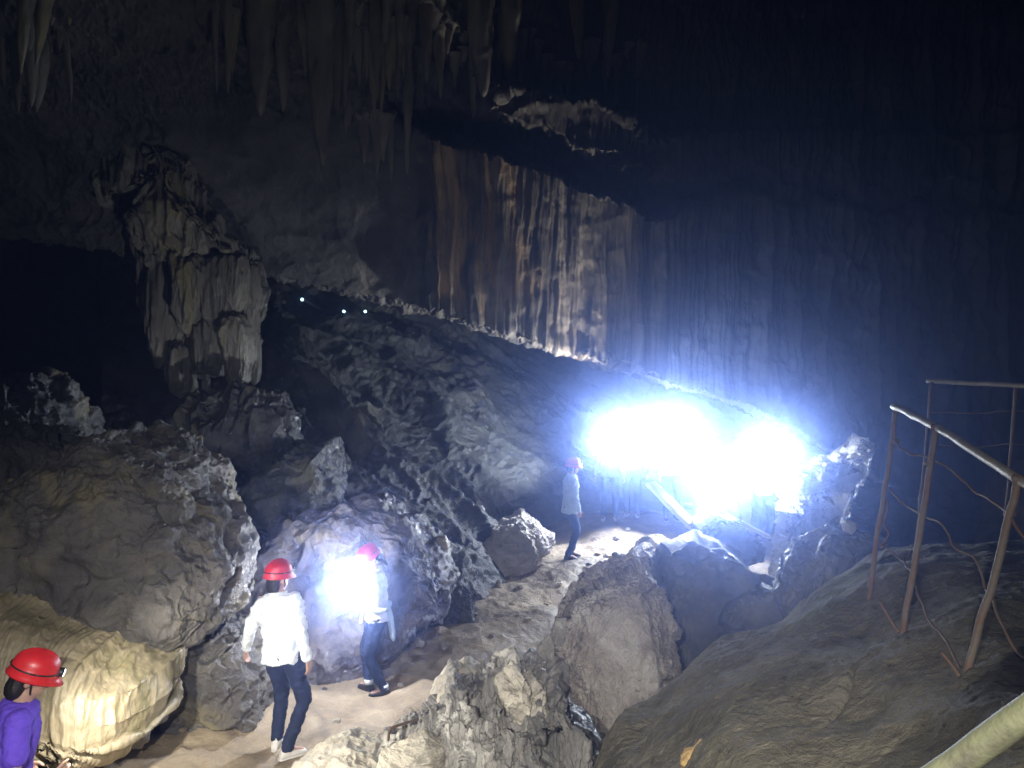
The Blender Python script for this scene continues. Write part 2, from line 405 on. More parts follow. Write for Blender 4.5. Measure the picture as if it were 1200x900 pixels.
sx, sy = G[..., 0].ravel(), G[..., 1].ravel()
# oblique ledges running down to the right
D = np.array([.80, .05, -.60]); ac = np.array([.6, .0, .8])
qq = np.stack([(V@D)*.2, V[:, 1]*.35, (V@ac)], -1)
V = displace(V, F, [[('fbm', .3, .38, 2), ('ridge', .4, .12, 2)]], 3.1)
N = vnormals(V, F)
vd = noise(qq, 'ridge', .7, 3, .5, seed=3, warp=.45)*.52+noise(qq, 'ridge', 2.2, 4, .6, seed=5, warp=.3)*.09
vd += noise(V, 'bulb', 1.1, 1, seed=2, warp=.4)*.12*(1-sstep(300, 480, sx))+noise(V, 'fbm', 4, 4, .6, seed=7)*.06
V = V+N*vd[:, None]
V = displace(V, F, [[('ridge', (3, 3, 4), .045, 4, .6), ('fbm', 6, .02, 4)]], 4.4)
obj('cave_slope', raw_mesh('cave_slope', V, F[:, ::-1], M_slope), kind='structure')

# ---- ground: one sheet with the trodden path
anch = np.array([list(Pw(*a)) for a in [(60, 890, 6.0), (150, 880, 6.5), (335, 880, 6.7), (250, 830, 7.0), (425, 818, 8.2), (480, 770, 9.2), (350, 775, 9.3), (540, 720, 10.8), (600, 690, 12.0), (668, 657, 13.2),
    (712, 607, 15.0), (760, 604, 15.4), (640, 640, 14), (560, 740, 9.9), (630, 720, 10.5), (690, 650, 12.9), (500, 815, 7.8), (590, 775, 8.8)]]
    + [(-1.0, 4.5, .0), (-3.0, 4.5, 0.12), (-2.6, 4.0, .12), (-.9, 6.1, .25), (-5, 7, .3), (-7, 10, 1.0), (-10, 6, 1.5), (0.6, 7.6, -.7), (1.4, 9.0, -1.2), (2.4, 10.5, -1.5), (3.4, 12, -1.2), (4.6, 14.6, -.1), (5.2, 15.2, 0), (7, 14, -.8), (9, 16, -1.2), (12, 14, -1),
       (3.5, 8, -1.4), (6, 9, -.8), (9, 9, 0), (2, 5, -.6), (0, 3, -.3), (0, 0, .5), (2.5, 0, 1.2), (-3, 0, .5), (6, 4, .6), (10, 3, 1), (-12, 12, 3), (-13, 0, 2), (13, 20, 2), (3, 19, .8), (-4, 19, 1), (13, 0, 2)])
NX, NY = 560, 640
ux = np.sinh(np.linspace(-2.2, 2.2, NX))/np.sinh(2.2)*15; uy = np.linspace(-4, 25, NY)
X, Y = np.meshgrid(ux, uy); X = X.ravel(); Y = Y.ravel()
num = np.zeros_like(X); den = np.zeros_like(X)
for a in anch:
    d2 = (X-a[0])**2+(Y-a[1])**2; w = 1/(d2+.12)**1.6; num += w*a[2]; den += w
V = np.stack([X, Y, num/den], -1); F = grid_faces(NX, NY)
V[:, 2] += noise(V, 'fbm', .5, 3, seed=1)*.10+noise(V, 'fbm', 1.7, 4, .55, seed=2)*.06+noise(V, 'ridge', (2.2, 2.2, 1), 4, .6, seed=3)*.035+noise(V, 'fbm', 9, 4, .6, seed=6)*.016
def ground_z(x, y):
    i = np.argmin((V_floor[:, 0]-x)**2+(V_floor[:, 1]-y)**2); return float(V_floor[i, 2])
V_floor = V
obj('cave_floor', raw_mesh('cave_floor', V, F[:, ::-1], M_floor), kind='structure')

# ---- roof far overhead
C = [[(-14, -5, 9), (-6, -5, 10.5), (2, -5, 14), (14, -5, 17)], [(-14, 4, 8.5), (-6, 4, 10), (2, 4, 14), (14, 4, 18)],
     [(-14, 11, 9), (-6, 11, 10.5), (2, 12, 14.5), (14, 12, 19)], [(-14, 20, 11), (-6, 20, 12), (2, 20, 16), (14, 22, 20)]]
G = lattice(C, 200, 200); V = G.reshape(-1, 3); F = grid_faces(200, 200)
V = displace(V, F, [[('ridge', .3, .6, 4), ('fbm', .15, .8, 2)], [('billow', 1.3, .2, 3)]], 5.0)
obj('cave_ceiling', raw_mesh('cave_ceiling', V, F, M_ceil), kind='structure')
# ---- left wall, dark, closes the chamber on the left
C = [[(-9.2, -4, -.5), (-9.3, 4, -.5), (-10.0, 10, 0), (-10.5, 16, 1), (-10, 24, 1)], [(-9.2, -4, 4), (-9.0, 4, 4), (-10.5, 10, 4), (-11, 16, 5), (-10, 24, 5)],
     [(-9, -4, 11), (-9, 4, 11), (-10, 10, 12), (-10, 16, 12.5), (-9, 24, 13)]]
G = lattice(C, 220, 120); V = G.reshape(-1, 3); F = grid_faces(220, 120)
V = displace(V, F, [[('ridge', .4, .5, 4)], [('billow', 1.5, .15, 3)]], 6.0)
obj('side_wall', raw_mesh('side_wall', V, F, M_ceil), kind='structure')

# ------------------------------------------------------------------ ROCKS
B_spec = [[('fbm', .9, .16, 3), ('ridge', .8, .12, 3)], [('bulb', 1.6, .10, 1, .6), ('ridge', 2.6, .07, 4, .4), ('cell', 1.5, .05, 1, .6)], [('fbm', 7, .025, 5), ('billow', 12, .012, 3)]]
rock('boulder', [(-60, 575), (0, 558), (60, 542), (110, 512), (140, 500), (190, 518), (235, 555), (268, 598), (288, 650), (286, 695), (258, 730), (200, 748), (150, 742), (80, 718), (0, 690), (-60, 660)], 7.0, 1.15, M_boulder, B_spec, N=190, sq=.62, seed=1.3, tilt=.25,
     label='huge rounded grey brown boulder at left above the tan flowstone')
rock('rock_outcrop', [(-80, 470), (0, 452), (45, 440), (82, 478), (92, 520), (70, 560), (0, 590), (-80, 600)], 8.6, .9, M_wet,
     [[('fbm', .9, .2, 3)], [('ridge', (2.4, 2.4, .9), .16, 4), ('bulb', 1.8, .12, 1, .5)], [('fbm', 7, .03, 5)]], N=120, seed=2.2, label='black wet knobbly outcrop rising at the left edge behind the huge boulder')
rock('rock_ledge', [(-80, 540), (0, 500), (60, 500), (88, 530), (70, 575), (20, 610), (-80, 660)], 7.2, .7, M_wet,
     [[('fbm', 1, .12, 3)], [('ridge', (3.6, 3.6, .7), .13, 3), ('bulb', 2, .06, 1)], [('fbm', 8, .02, 5)]], N=120, seed=2.9, label='dark draped rock ledge with narrow folds at the left edge')
fs = rock('flowstone', [(-70, 680), (0, 664), (60, 692), (120, 720), (165, 745), (200, 775), (206, 805), (198, 836), (186, 844), (178, 836), (168, 848), (156, 838), (147, 850), (137, 838), (126, 850), (114, 840), (104, 846), (84, 846), (72, 826), (62, 842), (20, 852), (-70, 864)], 6.1, .85, M_flow,
     [[('fbm', .9, .10, 3)], [('ridge', (1.8, .4, .2), .045, 2, .3), ('ridge', (5, .8, .5), .035, 3, .4), ('bulb', (2.6, 2, 1.4), .05, 1, .5)], [('ridge', (12, 3, 1.4), .018, 3, .3), ('fbm', 12, .010, 4)]], N=200, sq=.58, seed=3.1, tilt=.3,
     label='tan flowstone mound with a drooping fringed rim beside the path', cat='flowstone')
# fringe of little teeth growing out of the rim
def to_px(V):
    d = V-CAM; zc = d[:, 1]*cp+d[:, 2]*sp; yc = -d[:, 1]*sp+d[:, 2]*cp
    return W0/2+FPX*d[:, 0]/zc, H0/2-FPX*yc/zc
fv = np.empty(len(fs.data.vertices)*3, np.float32); fs.data.vertices.foreach_get('co', fv); fv = fv.reshape(-1, 3).astype(float); base = np.array(fs.location)
fxp, fyp = to_px(fv+base)
rock('rock', [(-90, 800), (40, 790), (150, 795), (192, 812), (186, 850), (150, 872), (60, 880), (-90, 900)], 6.25, .5, M_boulder,
     [[('fbm', 1.2, .10, 3)], [('ridge', 2.6, .07, 4)], [('fbm', 9, .02, 5)]], N=90, seed=4.0, label='dark undercut rock in the shade beneath the rim of the tan flowstone')
rock('rock', [(192, 752), (235, 728), (288, 738), (308, 785), (316, 835), (255, 850), (200, 845), (186, 800)], 7.3, .6, M_boulder,
     [[('fbm', 1.2, .10, 3)], [('ridge', 2.6, .09, 4), ('bulb', 2.6, .05, 1)], [('fbm', 9, .02, 5)]], N=130, seed=4.4, label='grey rock with ropy folds between the tan flowstone and the person in the white jacket')
# bluff behind the two nearest walkers
rock('rock_bluff', [(270, 668), (300, 625), (345, 602), (395, 588), (440, 590), (478, 622), (502, 655), (524, 688), (516, 722), (480, 752), (440, 778), (395, 800), (340, 820), (300, 815), (268, 760)], 9.6, 1.0, M_bluff,
     [[('fbm', .8, .2, 3), ('ridge', .7, .15, 2)], [('bulb', 1.7, .16, 1, .5), ('ridge', 2.4, .08, 4, .4)], [('bulb', 5, .035, 1, .4), ('fbm', 7, .03, 5)]], N=220, sq=.6, seed=5.2, tilt=.5,
     label='wet purplish grey bluff of knobbly rock behind the two nearest walkers')
rock('rock', [(290, 610), (300, 560), (340, 520), (385, 520), (400, 570), (390, 620), (340, 640)], 10.8, .8, M_wet,
     [[('fbm', 1, .2, 3)], [('bulb', 1.8, .2, 1, .5), ('ridge', 2, .1, 4)], [('fbm', 7, .03, 5)]], N=110, seed=5.9, tilt=.3, label='dark wet rock above the left end of the purplish bluff')
rock('rock', [(208, 540), (225, 480), (262, 462), (310, 458), (345, 485), (345, 520), (300, 555), (240, 560)], 11.6, .9, M_wet,
     [[('fbm', 1, .2, 3)], [('ridge', (2.6, 2.6, .8), .18, 3), ('bulb', 1.6, .14, 1, .5)], [('fbm', 7, .03, 5)]], N=110, seed=6.3, label='black glistening rock directly under the hanging drapery column')
rock('rock', [(480, 690), (500, 660), (545, 650), (560, 690), (550, 740), (505, 768), (470, 755)], 10.6, .5, M_slope,
     [[('fbm', 1.2, .15, 3)], [('ridge', 2.4, .12, 4)], [('fbm', 8, .03, 5)]], N=90, seed=6.9, facets=5, label='dark low rock at the path edge right of the purplish bluff')
rock('rock', [(507, 640), (512, 628), (522, 628), (527, 640), (521, 654), (510, 652)], 10.2, .11, M_flow,
     [[('fbm', 5, .02, 3)], [('fbm', 14, .012, 4)]], N=50, seed=7.7, facets=4, label='small yellowish stone lump perched on the dark rock right of the bluff')
rock('rock', [(540, 676), (556, 648), (582, 618), (612, 606), (638, 622), (650, 634), (636, 650), (600, 676), (560, 692)], 13.4, .75, M_slab,
     [[('fbm', .9, .14, 3)], [('ridge', 2.6, .09, 4), ('cell', 2, .05, 1, .5)], [('fbm', 7, .04, 5)]], N=110, seed=8.1, facets=6, tilt=.6, label='pale wedge shaped rock at the slope foot beside the man in blue trousers')
# foreground rocks
rock('rock', [(438, 960), (446, 875), (470, 848), (520, 822), (560, 800), (598, 798), (628, 806), (652, 826), (672, 855), (694, 900), (700, 990)], 5.2, .62, M_ridge,
     [[('fbm', 1.2, .06, 3), ('ridge', (2.2, 1.2, .35), .16, 2, .4)], [('ridge', (5.5, 3, 1.0), .085, 3, .4), ('fbm', 4, .03, 4)], [('ridge', (16, 10, 4), .02, 3, .4), ('fbm', 20, .008, 4)]], N=210, sq=.6, seed=9.1, tilt=.35, facets=5,
     label='sharply fluted grey foreground rock at the bottom centre, below the bright white hump')
rock('rock', [(494, 846), (504, 808), (524, 788), (545, 780), (572, 790), (592, 804), (600, 850), (560, 872), (510, 870)], 5.75, .3, M_pale,
     [[('fbm', 1.8, .06, 3)], [('billow', 5, .035, 4)], [('fbm', 18, .010, 4)]], N=130, seed=9.9, facets=5, label='brightly lit whitish rock hump on the left shoulder of the fluted foreground rock')
for i, (x0, y0, x1, y1, w) in enumerate([(592, 818, 606, 784, 9), (606, 822, 622, 790, 9), (618, 826, 638, 788, 10), (636, 826, 646, 798, 9)]):
    rock('rock_fin', [(x0-w, y0+24), (x1-w*.6, y1+6), (x1+2, y1), (x1+w, y1+8), (x0+w*1.3, y0+26)], 5.30+.05*i, .26, M_pale if i < 2 else M_ridge,
         [[('fbm', 4, .03, 3)], [('ridge', 9, .02, 3)], [('fbm', 22, .008, 4)]], N=60, seed=10.5+i, facets=7, lean=-.3,
         label=['first upright rock blade on the fluted foreground rock, next to the white hump', 'second upright rock blade on the fluted foreground rock from the white hump', 'third upright rock blade on the fluted foreground rock, broad topped', 'short last rock blade on the right end of the fluted foreground rock'][i], group='rock blades on the foreground rock')
rock('rock', [(434, 960), (448, 876), (462, 862), (500, 858), (524, 872), (520, 960)], 4.95, .22, M_pale,
     [[('fbm', 2, .04, 3)], [('ridge', (3, 3, 14), .025, 4, .4)], [('fbm', 18, .010, 4)]], N=110, seed=11.5, facets=5, label='flat topped layered pale rock beside the bent iron bar')
rock('rock', [(300, 990), (345, 900), (378, 882), (420, 868), (452, 880), (460, 990)], 5.6, .4, M_pale,
     [[('fbm', 2, .06, 3)], [('ridge', 4, .04, 4)], [('fbm', 14, .014, 4)]], N=120, seed=12.1, facets=6, label='low bright limestone shelf at the bottom edge beside the white jacket walker')
rock('rock', [(648, 960), (655, 850), (668, 832), (690, 842), (704, 866), (712, 960)], 5.4, .4, M_wet, [[('fbm', 2, .05, 3)], [('ridge', 4, .04, 4)], [('fbm', 14, .01, 4)]], N=80, seed=12.8, facets=5,
     label='dark rock in the cleft between the fluted rock and smooth brown rock')
# tilted slab in the middle
rock('rock_slab', [(650, 752), (658, 728), (676, 700), (704, 682), (730, 664), (752, 668), (776, 690), (790, 725), (794, 785), (772, 832), (738, 838), (706, 850), (684, 836), (668, 800)], 8.4, .5, M_slab,
     [[('fbm', 1.0, .07, 3)], [('ridge', (2.6, 2.6, 1.6), .05, 4, .5), ('cell', 1.4, .035, 1, .8)], [('billow', 7, .05, 4, .5), ('ridge', 14, .025, 3, .5)]], N=210, sq=.17, seed=13.3, facets=5, fmin=.74, bq=.24, tilt=.5, label='large pinkish pitted slab standing tilted beside the path in the middle')
for i, (ol, d, sd) in enumerate([([(628, 760), (640, 742), (660, 742), (668, 770), (650, 790), (632, 784)], 8.5, 1), ([(640, 792), (656, 765), (672, 775), (676, 805), (660, 818), (644, 812)], 8.1, 2), ([(646, 745), (652, 724), (664, 724), (668, 760), (656, 785)], 8.35, 3), ([(612, 772), (622, 762), (636, 766), (640, 782), (622, 788)], 8.6, 4)]):
    rock('rubble_stone', ol, d, .16, M_ridge, [[('fbm', 3, .04, 3)], [('ridge', 7, .025, 4)]], N=50, seed=14+sd, facets=8,
         label=['blocky rubble stone left of the tilted pinkish slab, uppermost of the heap', 'lowest rubble stone wedged against the foot of the tilted pinkish slab', 'tall narrow rubble stone leaning on the tilted pinkish slab', 'outermost small rubble stone lying on the path left of the tilted pinkish slab'][i], group='rubble at the tilted slab')
# pit blocks behind it, in the blue light
rock('rock_block', [(780, 640), (800, 630), (846, 640), (876, 668), (890, 700), (890, 790), (790, 800), (768, 690)], 10.2, .8, M_blue, [[('fbm', .8, .12, 3)], [('ridge', 1.8, .06, 4), ('cell', 1.2, .05, 1)], [('fbm', 8, .03, 4)]], N=110, seed=15.1, facets=5, fmin=.7, sq=.24, bq=.28, grow=1.06, label='dark block in the pit right of the tilted pinkish slab, deep in blue shade')
rock('rock_block', [(812, 620), (832, 600), (860, 606), (880, 632), (884, 650), (866, 660), (826, 645)], 11.6, .6, M_blue, [[('fbm', 1, .10, 3)], [('ridge', 2.2, .07, 4)], [('fbm', 8, .03, 4)]], N=90, seed=15.7, facets=5, fmin=.7, sq=.24, bq=.28, grow=1.06, label='angular block below the right hand headlamp glare')
rock('rock_block', [(846, 702), (868, 686), (905, 684), (926, 692), (932, 720), (915, 752), (860, 746), (838, 716)], 9.6, .4, M_blue, [[('fbm', 1, .08, 3)], [('ridge', 2.4, .07, 4)], [('fbm', 9, .025, 4)]], N=90, seed=16.4, facets=5, fmin=.7, sq=.24, bq=.28, grow=1.06, label='sloping block in the pit just left of the crusted leaning slab foot')
rock('rock_block', [(826, 586), (846, 578), (870, 582), (874, 606), (850, 612), (824, 606)], 12.6, .4, M_pale, [[('fbm', 1.5, .08, 3)], [('ridge', 3, .05, 4)], [('fbm', 9, .025, 4)]], N=70, seed=16.9, facets=5, fmin=.7, sq=.24, bq=.28, grow=1.06, label='bright flat topped block lit directly beneath the headlamp glare')
rock('rock_block', [(742, 652), (752, 640), (775, 634), (795, 646), (800, 672), (770, 684), (745, 676)], 12.0, .5, M_slab, [[('fbm', 1.5, .08, 3)], [('ridge', 3, .06, 4)], [('fbm', 9, .03, 4)]], N=80, seed=17.6, facets=5, fmin=.7, sq=.24, bq=.28, grow=1.06, label='jagged block at the path edge behind the tilted pinkish slab')
# crusted leaning slab
rock('leaning_slab', [(884, 690), (898, 652), (922, 596), (941, 550), (968, 546), (1004, 534), (1038, 514), (1044, 522), (1024, 552), (1000, 582), (974, 612), (948, 640), (924, 664), (914, 696)], 12.8, .20, M_crust,
     [[('fbm', .8, .05, 3)], [('ridge', (2.6, 2.6, 1.6), .05, 4, .6), ('cell', 2.6, .04, 1, .6)], [('billow', 6, .07, 4, .6), ('bulb', 9, .03, 1)]], N=190, sq=.16, bq=.22, seed=18.2, tilt=.35, lean=-.45, label='long white crusted slab leaning to the upper right beside the glare', cat='rock slab')
rock('rock_block', [(917, 660), (940, 632), (985, 618), (1030, 628), (1040, 650), (1010, 690), (962, 735), (922, 745), (915, 710)], 8.9, .45, M_blue,
     [[('fbm', 1, .08, 3)], [('ridge', 2.2, .06, 4)], [('fbm', 9, .03, 4), ('bulb', 8, .02, 1)]], N=120, seed=19.1, facets=7, label='dark squarish block propping the foot of the crusted leaning slab')
rock('rock', [(987, 616), (990, 611), (997, 610), (1003, 613), (1002, 620), (997, 626), (989, 622)], 8.75, .06, M_pale, [[('fbm', 8, .012, 3)]], N=40, seed=20.2, facets=5, label='tiny white lump standing in for a lit spot on the dark block right of the crusted leaning slab')  # white lump added where a patch of rock catches the light

# smooth brown rock the railing stands on: one big humped body
C = [
 [(560, 1500, 3.2), (700, 1300, 2.8), (800, 1200, 2.5), (900, 1150, 2.2), (1000, 1100, 2.0), (1100, 1060, 1.8), (1200, 1050, 1.7), (1400, 1050, 1.6), (1700, 1050, 1.6)],
 [(620, 1250, 4.2), (702, 985, 4.1), (760, 960, 3.6), (830, 930, 3.1), (900, 920, 2.8), (1000, 930, 2.55), (1100, 930, 2.3), (1200, 920, 2.1), (1400, 920, 2.0), (1700, 920, 2.0)][:9],
 [(640, 1220, 4.6), (702, 920, 4.5), (762, 872, 4.3), (830, 838, 3.9), (900, 825, 3.6), (1000, 825, 3.3), (1100, 815, 3.0), (1200, 800, 2.8), (1400, 800, 2.7)],
 [(650, 1200, 4.9), (706, 880, 4.8), (764, 832, 4.85), (830, 785, 4.7), (900, 765, 4.5), (1000, 755, 4.2), (1100, 738, 3.9), (1200, 722, 3.7), (1400, 720, 3.6)],
 [(660, 1190, 5.1), (708, 872, 5.0), (766, 816, 5.2), (832, 762, 5.4), (905, 742, 5.4), (985, 700, 5.2), (1060, 675, 5.0), (1150, 662, 4.9), (1350, 660, 4.8)],
 [(670, 1190, 5.2), (712, 876, 5.2), (770, 818, 5.5), (836, 760, 5.8), (908, 738, 6.0), (985, 668, 6.3), (1040, 641, 6.4), (1120, 634, 6.4), (1350, 644, 6.3)],
 [(680, 1200, 5.3), (722, 930, 5.45), (778, 870, 5.8), (842, 830, 6.15), (912, 800, 6.4), (988, 720, 6.8), (1045, 690, 7.0), (1125, 680, 7.0), (1350, 690, 7.0)],
 [(690, 1200, 5.35), (730, 1200, 5.6), (785, 1150, 5.95), (850, 1080, 6.3), (920, 1050, 6.6), (995, 1000, 7.0), (1050, 950, 7.2), (1130, 930, 7.3), (1350, 940, 7.3)]]
C = [r[:9] for r in C]
NU, NV = 520, 460
G = lattice(C, NU, NV); V = Pw(*[G[..., k].ravel() for k in range(3)]); F = grid_faces(NU, NV)
rx_, ry_ = G[..., 0].ravel(), G[..., 1].ravel()
V = displace(V, F, [[('fbm', .9, .09, 3), ('bulb', 1.1, .10, 1, .5)], [('fbm', 3, .022, 5, .5), ('cell', 1.3, .02, 1, .8)], [('fbm', 13, .011, 5, .3), ('cell', 7, .006, 1, .8)]], 7.0)
# a long crack running up to the right
cr = pl(rx_, [(920, 875), (960, 838), (990, 810), (1012, 782), (1040, 762)])
V[:, 2] -= .03*np.exp(-((ry_-cr)/3.2)**2)*sstep(915, 950, rx_)*(1-sstep(1020, 1045, rx_))
base = np.array([2.2, 4.2, 0.0])
ob = obj('rock', raw_mesh('rock', V-base, F[:, ::-1], M_right), None, 'broad smooth brown rock at lower right carrying the rusty railing', 'rock'); ob.location = base
rock('rock', [(796, 893), (804, 880), (824, 870), (838, 876), (836, 892), (816, 906), (800, 905)], 3.62, .05, M_ochre, [[('fbm', 6, .03, 3)], [('fbm', 18, .015, 4)]], N=50, seed=21, label='orange clay clod at the bottom edge of the smooth brown rock')
rock('rock', [(889, 866), (896, 852), (908, 842), (918, 848), (912, 858), (897, 868)], 3.55, .035, M_ochre, [[('fbm', 8, .02, 3)], [('fbm', 20, .012, 4)]], N=50, seed=22, label='small yellowish clay lump on the smooth brown rock')

# ------------------------------------------------------------------ hanging drapery column + stalactites
def hang(name, prof, d, thick, mat, specs, N=90, seed=1.0, label=None, cat='stalactite', group=None, tilt=0, sq=.6):
    return rock(name, prof, d, thick, mat, specs, N=N, seed=seed, label=label, cat=cat, group=group, tilt=tilt, sq=sq)
D_spec = [[('fbm', .8, .15, 3), ('ridge', (1.1, 1.1, .25), .22, 2)], [('ridge', (3.2, 3.2, .3), .14, 2, .2), ('bulb', (2.2, 2.2, .9), .12, 1, .5)], [('ridge', (9, 9, 1.4), .04, 3), ('fbm', 7, .02, 4)]]
dc = hang('drapery_column', [(172, 250), (215, 255), (285, 290), (298, 320), (292, 380), (296, 425), (270, 430), (240, 432), (214, 425), (198, 390), (182, 360), (176, 310)], 12.7, .6, M_stal, D_spec, N=150, seed=23.1,
     label='massive knobbly drapery column hanging at left beneath the dark face', cat='stalactite')
for i, (ol, d, t_) in enumerate([
  ([(174, 300), (196, 296), (206, 330), (208, 385), (200, 420), (190, 432), (180, 412), (174, 350)], 12.2, .28),
  ([(205, 296), (236, 298), (250, 320), (246, 350), (236, 372), (222, 392), (210, 370), (204, 330)], 12.0, .35),
  ([(238, 300), (268, 300), (276, 330), (272, 365), (262, 384), (246, 380), (240, 350)], 12.05, .3),
  ([(264, 378), (272, 368), (284, 370), (291, 384), (293, 420), (290, 448), (276, 452), (266, 446), (262, 415)], 11.9, .3),
  ([(232, 380), (246, 372), (262, 382), (264, 420), (258, 440), (240, 442), (230, 420)], 12.1, .25),
  ([(200, 412), (206, 402), (218, 408), (224, 430), (224, 456), (216, 466), (204, 460), (197, 438)], 12.1, .26),
  ([(236, 444), (241, 438), (246, 446), (245, 462), (241, 476), (237, 462)], 12.1, .08),
  ([(290, 312), (298, 308), (302, 330), (300, 380), (304, 430), (300, 452), (294, 440), (292, 380)], 12.2, .14),
  ([(270, 300), (286, 298), (292, 322), (288, 350), (278, 366), (268, 350)], 11.95, .22)]):
    r_ = rock('lobe', ol, d, t_, M_stal, [[('fbm', 1.4, .05, 2)], [('ridge', (4.5, 4.5, .6), .07, 2, .2)], [('ridge', (12, 12, 1.6), .025, 3), ('fbm', 9, .012, 4)]], N=56, sq=.62, seed=23.5+i*.37, cat=None)
    r_.parent = dc; r_.location = np.array(r_.location)-np.array(dc.location)
hang('drapery_column', [(130, 110), (172, 112), (182, 170), (200, 215), (250, 275), (280, 310), (215, 312), (160, 290), (130, 240), (126, 200)], 12.1, .5, M_stal, D_spec, N=130, seed=24.2,
     label='tapering fluted column above the massive drapery, streaked rusty brown', cat='stalactite')
ST = [  # (x_top, y_top, x_tip, y_tip, half width px, distance, label)
 (372, 10, 378, 195, 15, 11.6, 'longest pale stalactite hanging at the top left of centre'),
 (304, 40, 305, 136, 14, 11.4, 'broad stubby stalactite left of the longest one'),
 (332, 70, 332, 131, 7, 11.5, 'short knobbed stalactite just left of the longest one'),
 (352, 10, 357, 84, 6, 11.6, 'slim stalactite touching the left side of the longest one'),
 (264, 0, 266, 60, 6, 11.2, 'small dim stalactite left of the broad stubby one'),
 (437, -10, 442, 105, 7, 12.4, 'thin stalactite right of the longest one'),
 (455, -20, 452, 50, 8, 12.4, 'short stalactite at the top edge right of the thin one'),
 (470, -20, 468, 90, 6, 12.6, 'straight needle stalactite at the top edge above the dark ledge'),
 (480, 70, 477, 205, 5, 13.2, 'thin dripping stalactite ending beside the orange curtain top'),
 (412, 40, 410, 80, 5, 12.2, 'tiny stalactite between the longest and the thin one'),
 (562, 55, 567, 114, 14, 13.8, 'carrot shaped stalactite above the orange curtain'),
 (596, 52, 595, 84, 11, 13.9, 'blunt fluted stalactite right of the carrot shaped one'),
 (575, 20, 571, 42, 5, 13.8, 'small tilted stalactite above the carrot shaped one'),
 (675, 40, 678, 70, 8, 14.6, 'stubby stalactite right of the blunt fluted one'),
 (715, 60, 712, 92, 6, 15, 'rightmost dim stalactite above the upper draperies'),
 (36, -10, 24, 88, 9, 11.4, 'ragged stalactite in the top left corner'),
 (60, 20, 42, 78, 7, 11.3, 'slanting stalactite right of the ragged corner one'),
 (500, 60, 500, 98, 6, 13, 'faint stalactite left of the carrot shaped one'),
]
for i, (x0, y0, x1, y1, w, d, lb) in enumerate(ST):
    n = 46; t = np.linspace(0, 1, n)
    cx = x0+(x1-x0)*t; cy = (y0-60)+(y1-y0+60)*t
    d = min(d, wall_d(x0, max(y0-40, -200))-.02); P = Pw(cx, cy, d)
    wr = w/FPX*d*np.interp(t, [0, .35, .6, .85, .95, 1], [1.35, 1.1, .9, .5, .3, .06])
    m_ = 26; V = []
    for k in range(n):
        for j in range(m_):
            a = 2*math.pi*j/m_; V.append(P[k]+np.array([math.cos(a), math.sin(a), 0])*wr[k])
    V = np.array(V); F = []
    F = np.array([(k*m_+j, (k+1)*m_+j, (k+1)*m_+(j+1) % m_, k*m_+(j+1) % m_) for k in range(n-1) for j in range(m_)])
    mk = np.repeat(wr/wr.max(), m_)
    V = displace(V, F[:, ::-1], [[('ridge', (3, 3, .5), .06, 3), ('bulb', (2.5, 2.5, 1.5), .07, 1, .4)], [('ridge', (9, 9, 1.5), .03, 3), ('fbm', 6, .015, 4)]], i*1.7, mk)
    base = P[0].copy()
    o = obj('stalactite', raw_mesh('stalactite', V-base, F[:, ::-1], M_stal), None, lb, 'stalactite', 'stalactites hanging from the dark roof'); o.location = base

rs = np.random.RandomState(5)
protos = []
for k in range(6):
    n = 40; t = np.linspace(0, 1, n); m_ = 16; V = []
    prof = np.interp(t, [0, .15, .4, .7, .92, 1], [1.5, 1.1, .85, .55, .25, .04])*(.075+.02*(k % 3))
    for q in range(n):
        for j in range(m_):
            a = 2*math.pi*j/m_; V.append((math.cos(a)*prof[q]+.02*math.sin(t[q]*5+k), math.sin(a)*prof[q], -t[q]))
    V = np.array(V); F = np.array([(q*m_+j, (q+1)*m_+j, (q+1)*m_+(j+1) % m_, q*m_+(j+1) % m_) for q in range(n-1) for j in range(m_)])
    V = displace(V, F[:, ::-1], [[('ridge', (7, 7, 2), .022, 3), ('bulb', (9, 9, 5), .03, 1, .4)]], k*3.1, np.repeat(prof/prof.max(), m_))
    protos.append(raw_mesh('stalactite', V, F[:, ::-1], M_stal))
rows = [(250, 425, 2, 60, 11.0, 11.6, 16), (395, 480, 20, 95, 12.2, 12.9, 18), (400, 500, 118, 165, 13.0, 13.5, 12), (505, 640, 30, 110, 13.3, 14.2, 18), (640, 760, 50, 120, 14.4, 15.2, 12), (0, 90, 0, 75, 10.9, 11.5, 10)]
for (xa, xb, ya, yb, da, db, cnt) in rows:
    for q in range(cnt):
        u = (q+rs.uniform(.1, .9))/cnt; x = xa+(xb-xa)*u; d = da+(db-da)*u+rs.uniform(-.15, .15)
        y = rs.uniform(ya, ya+(yb-ya)*.6); L_ = rs.uniform(.25, 1.0)**1.4*1.25+.12
        o = obj('stalactite', protos[rs.randint(6)], None, 'thin ragged stalactite among the rows hanging from the dark roof', 'stalactite', 'thin stalactites in rows under the roof')
        d = wall_d(x, y)+.04; o.location = Pw(x, y, d)+np.array([0, 0, .12]); wd = rs.uniform(.55, 1.2); o.scale = (wd, wd, L_); o.rotation_euler = (rs.uniform(-.05, .05), rs.uniform(-.06, .06), rs.uniform(0, 6.28))
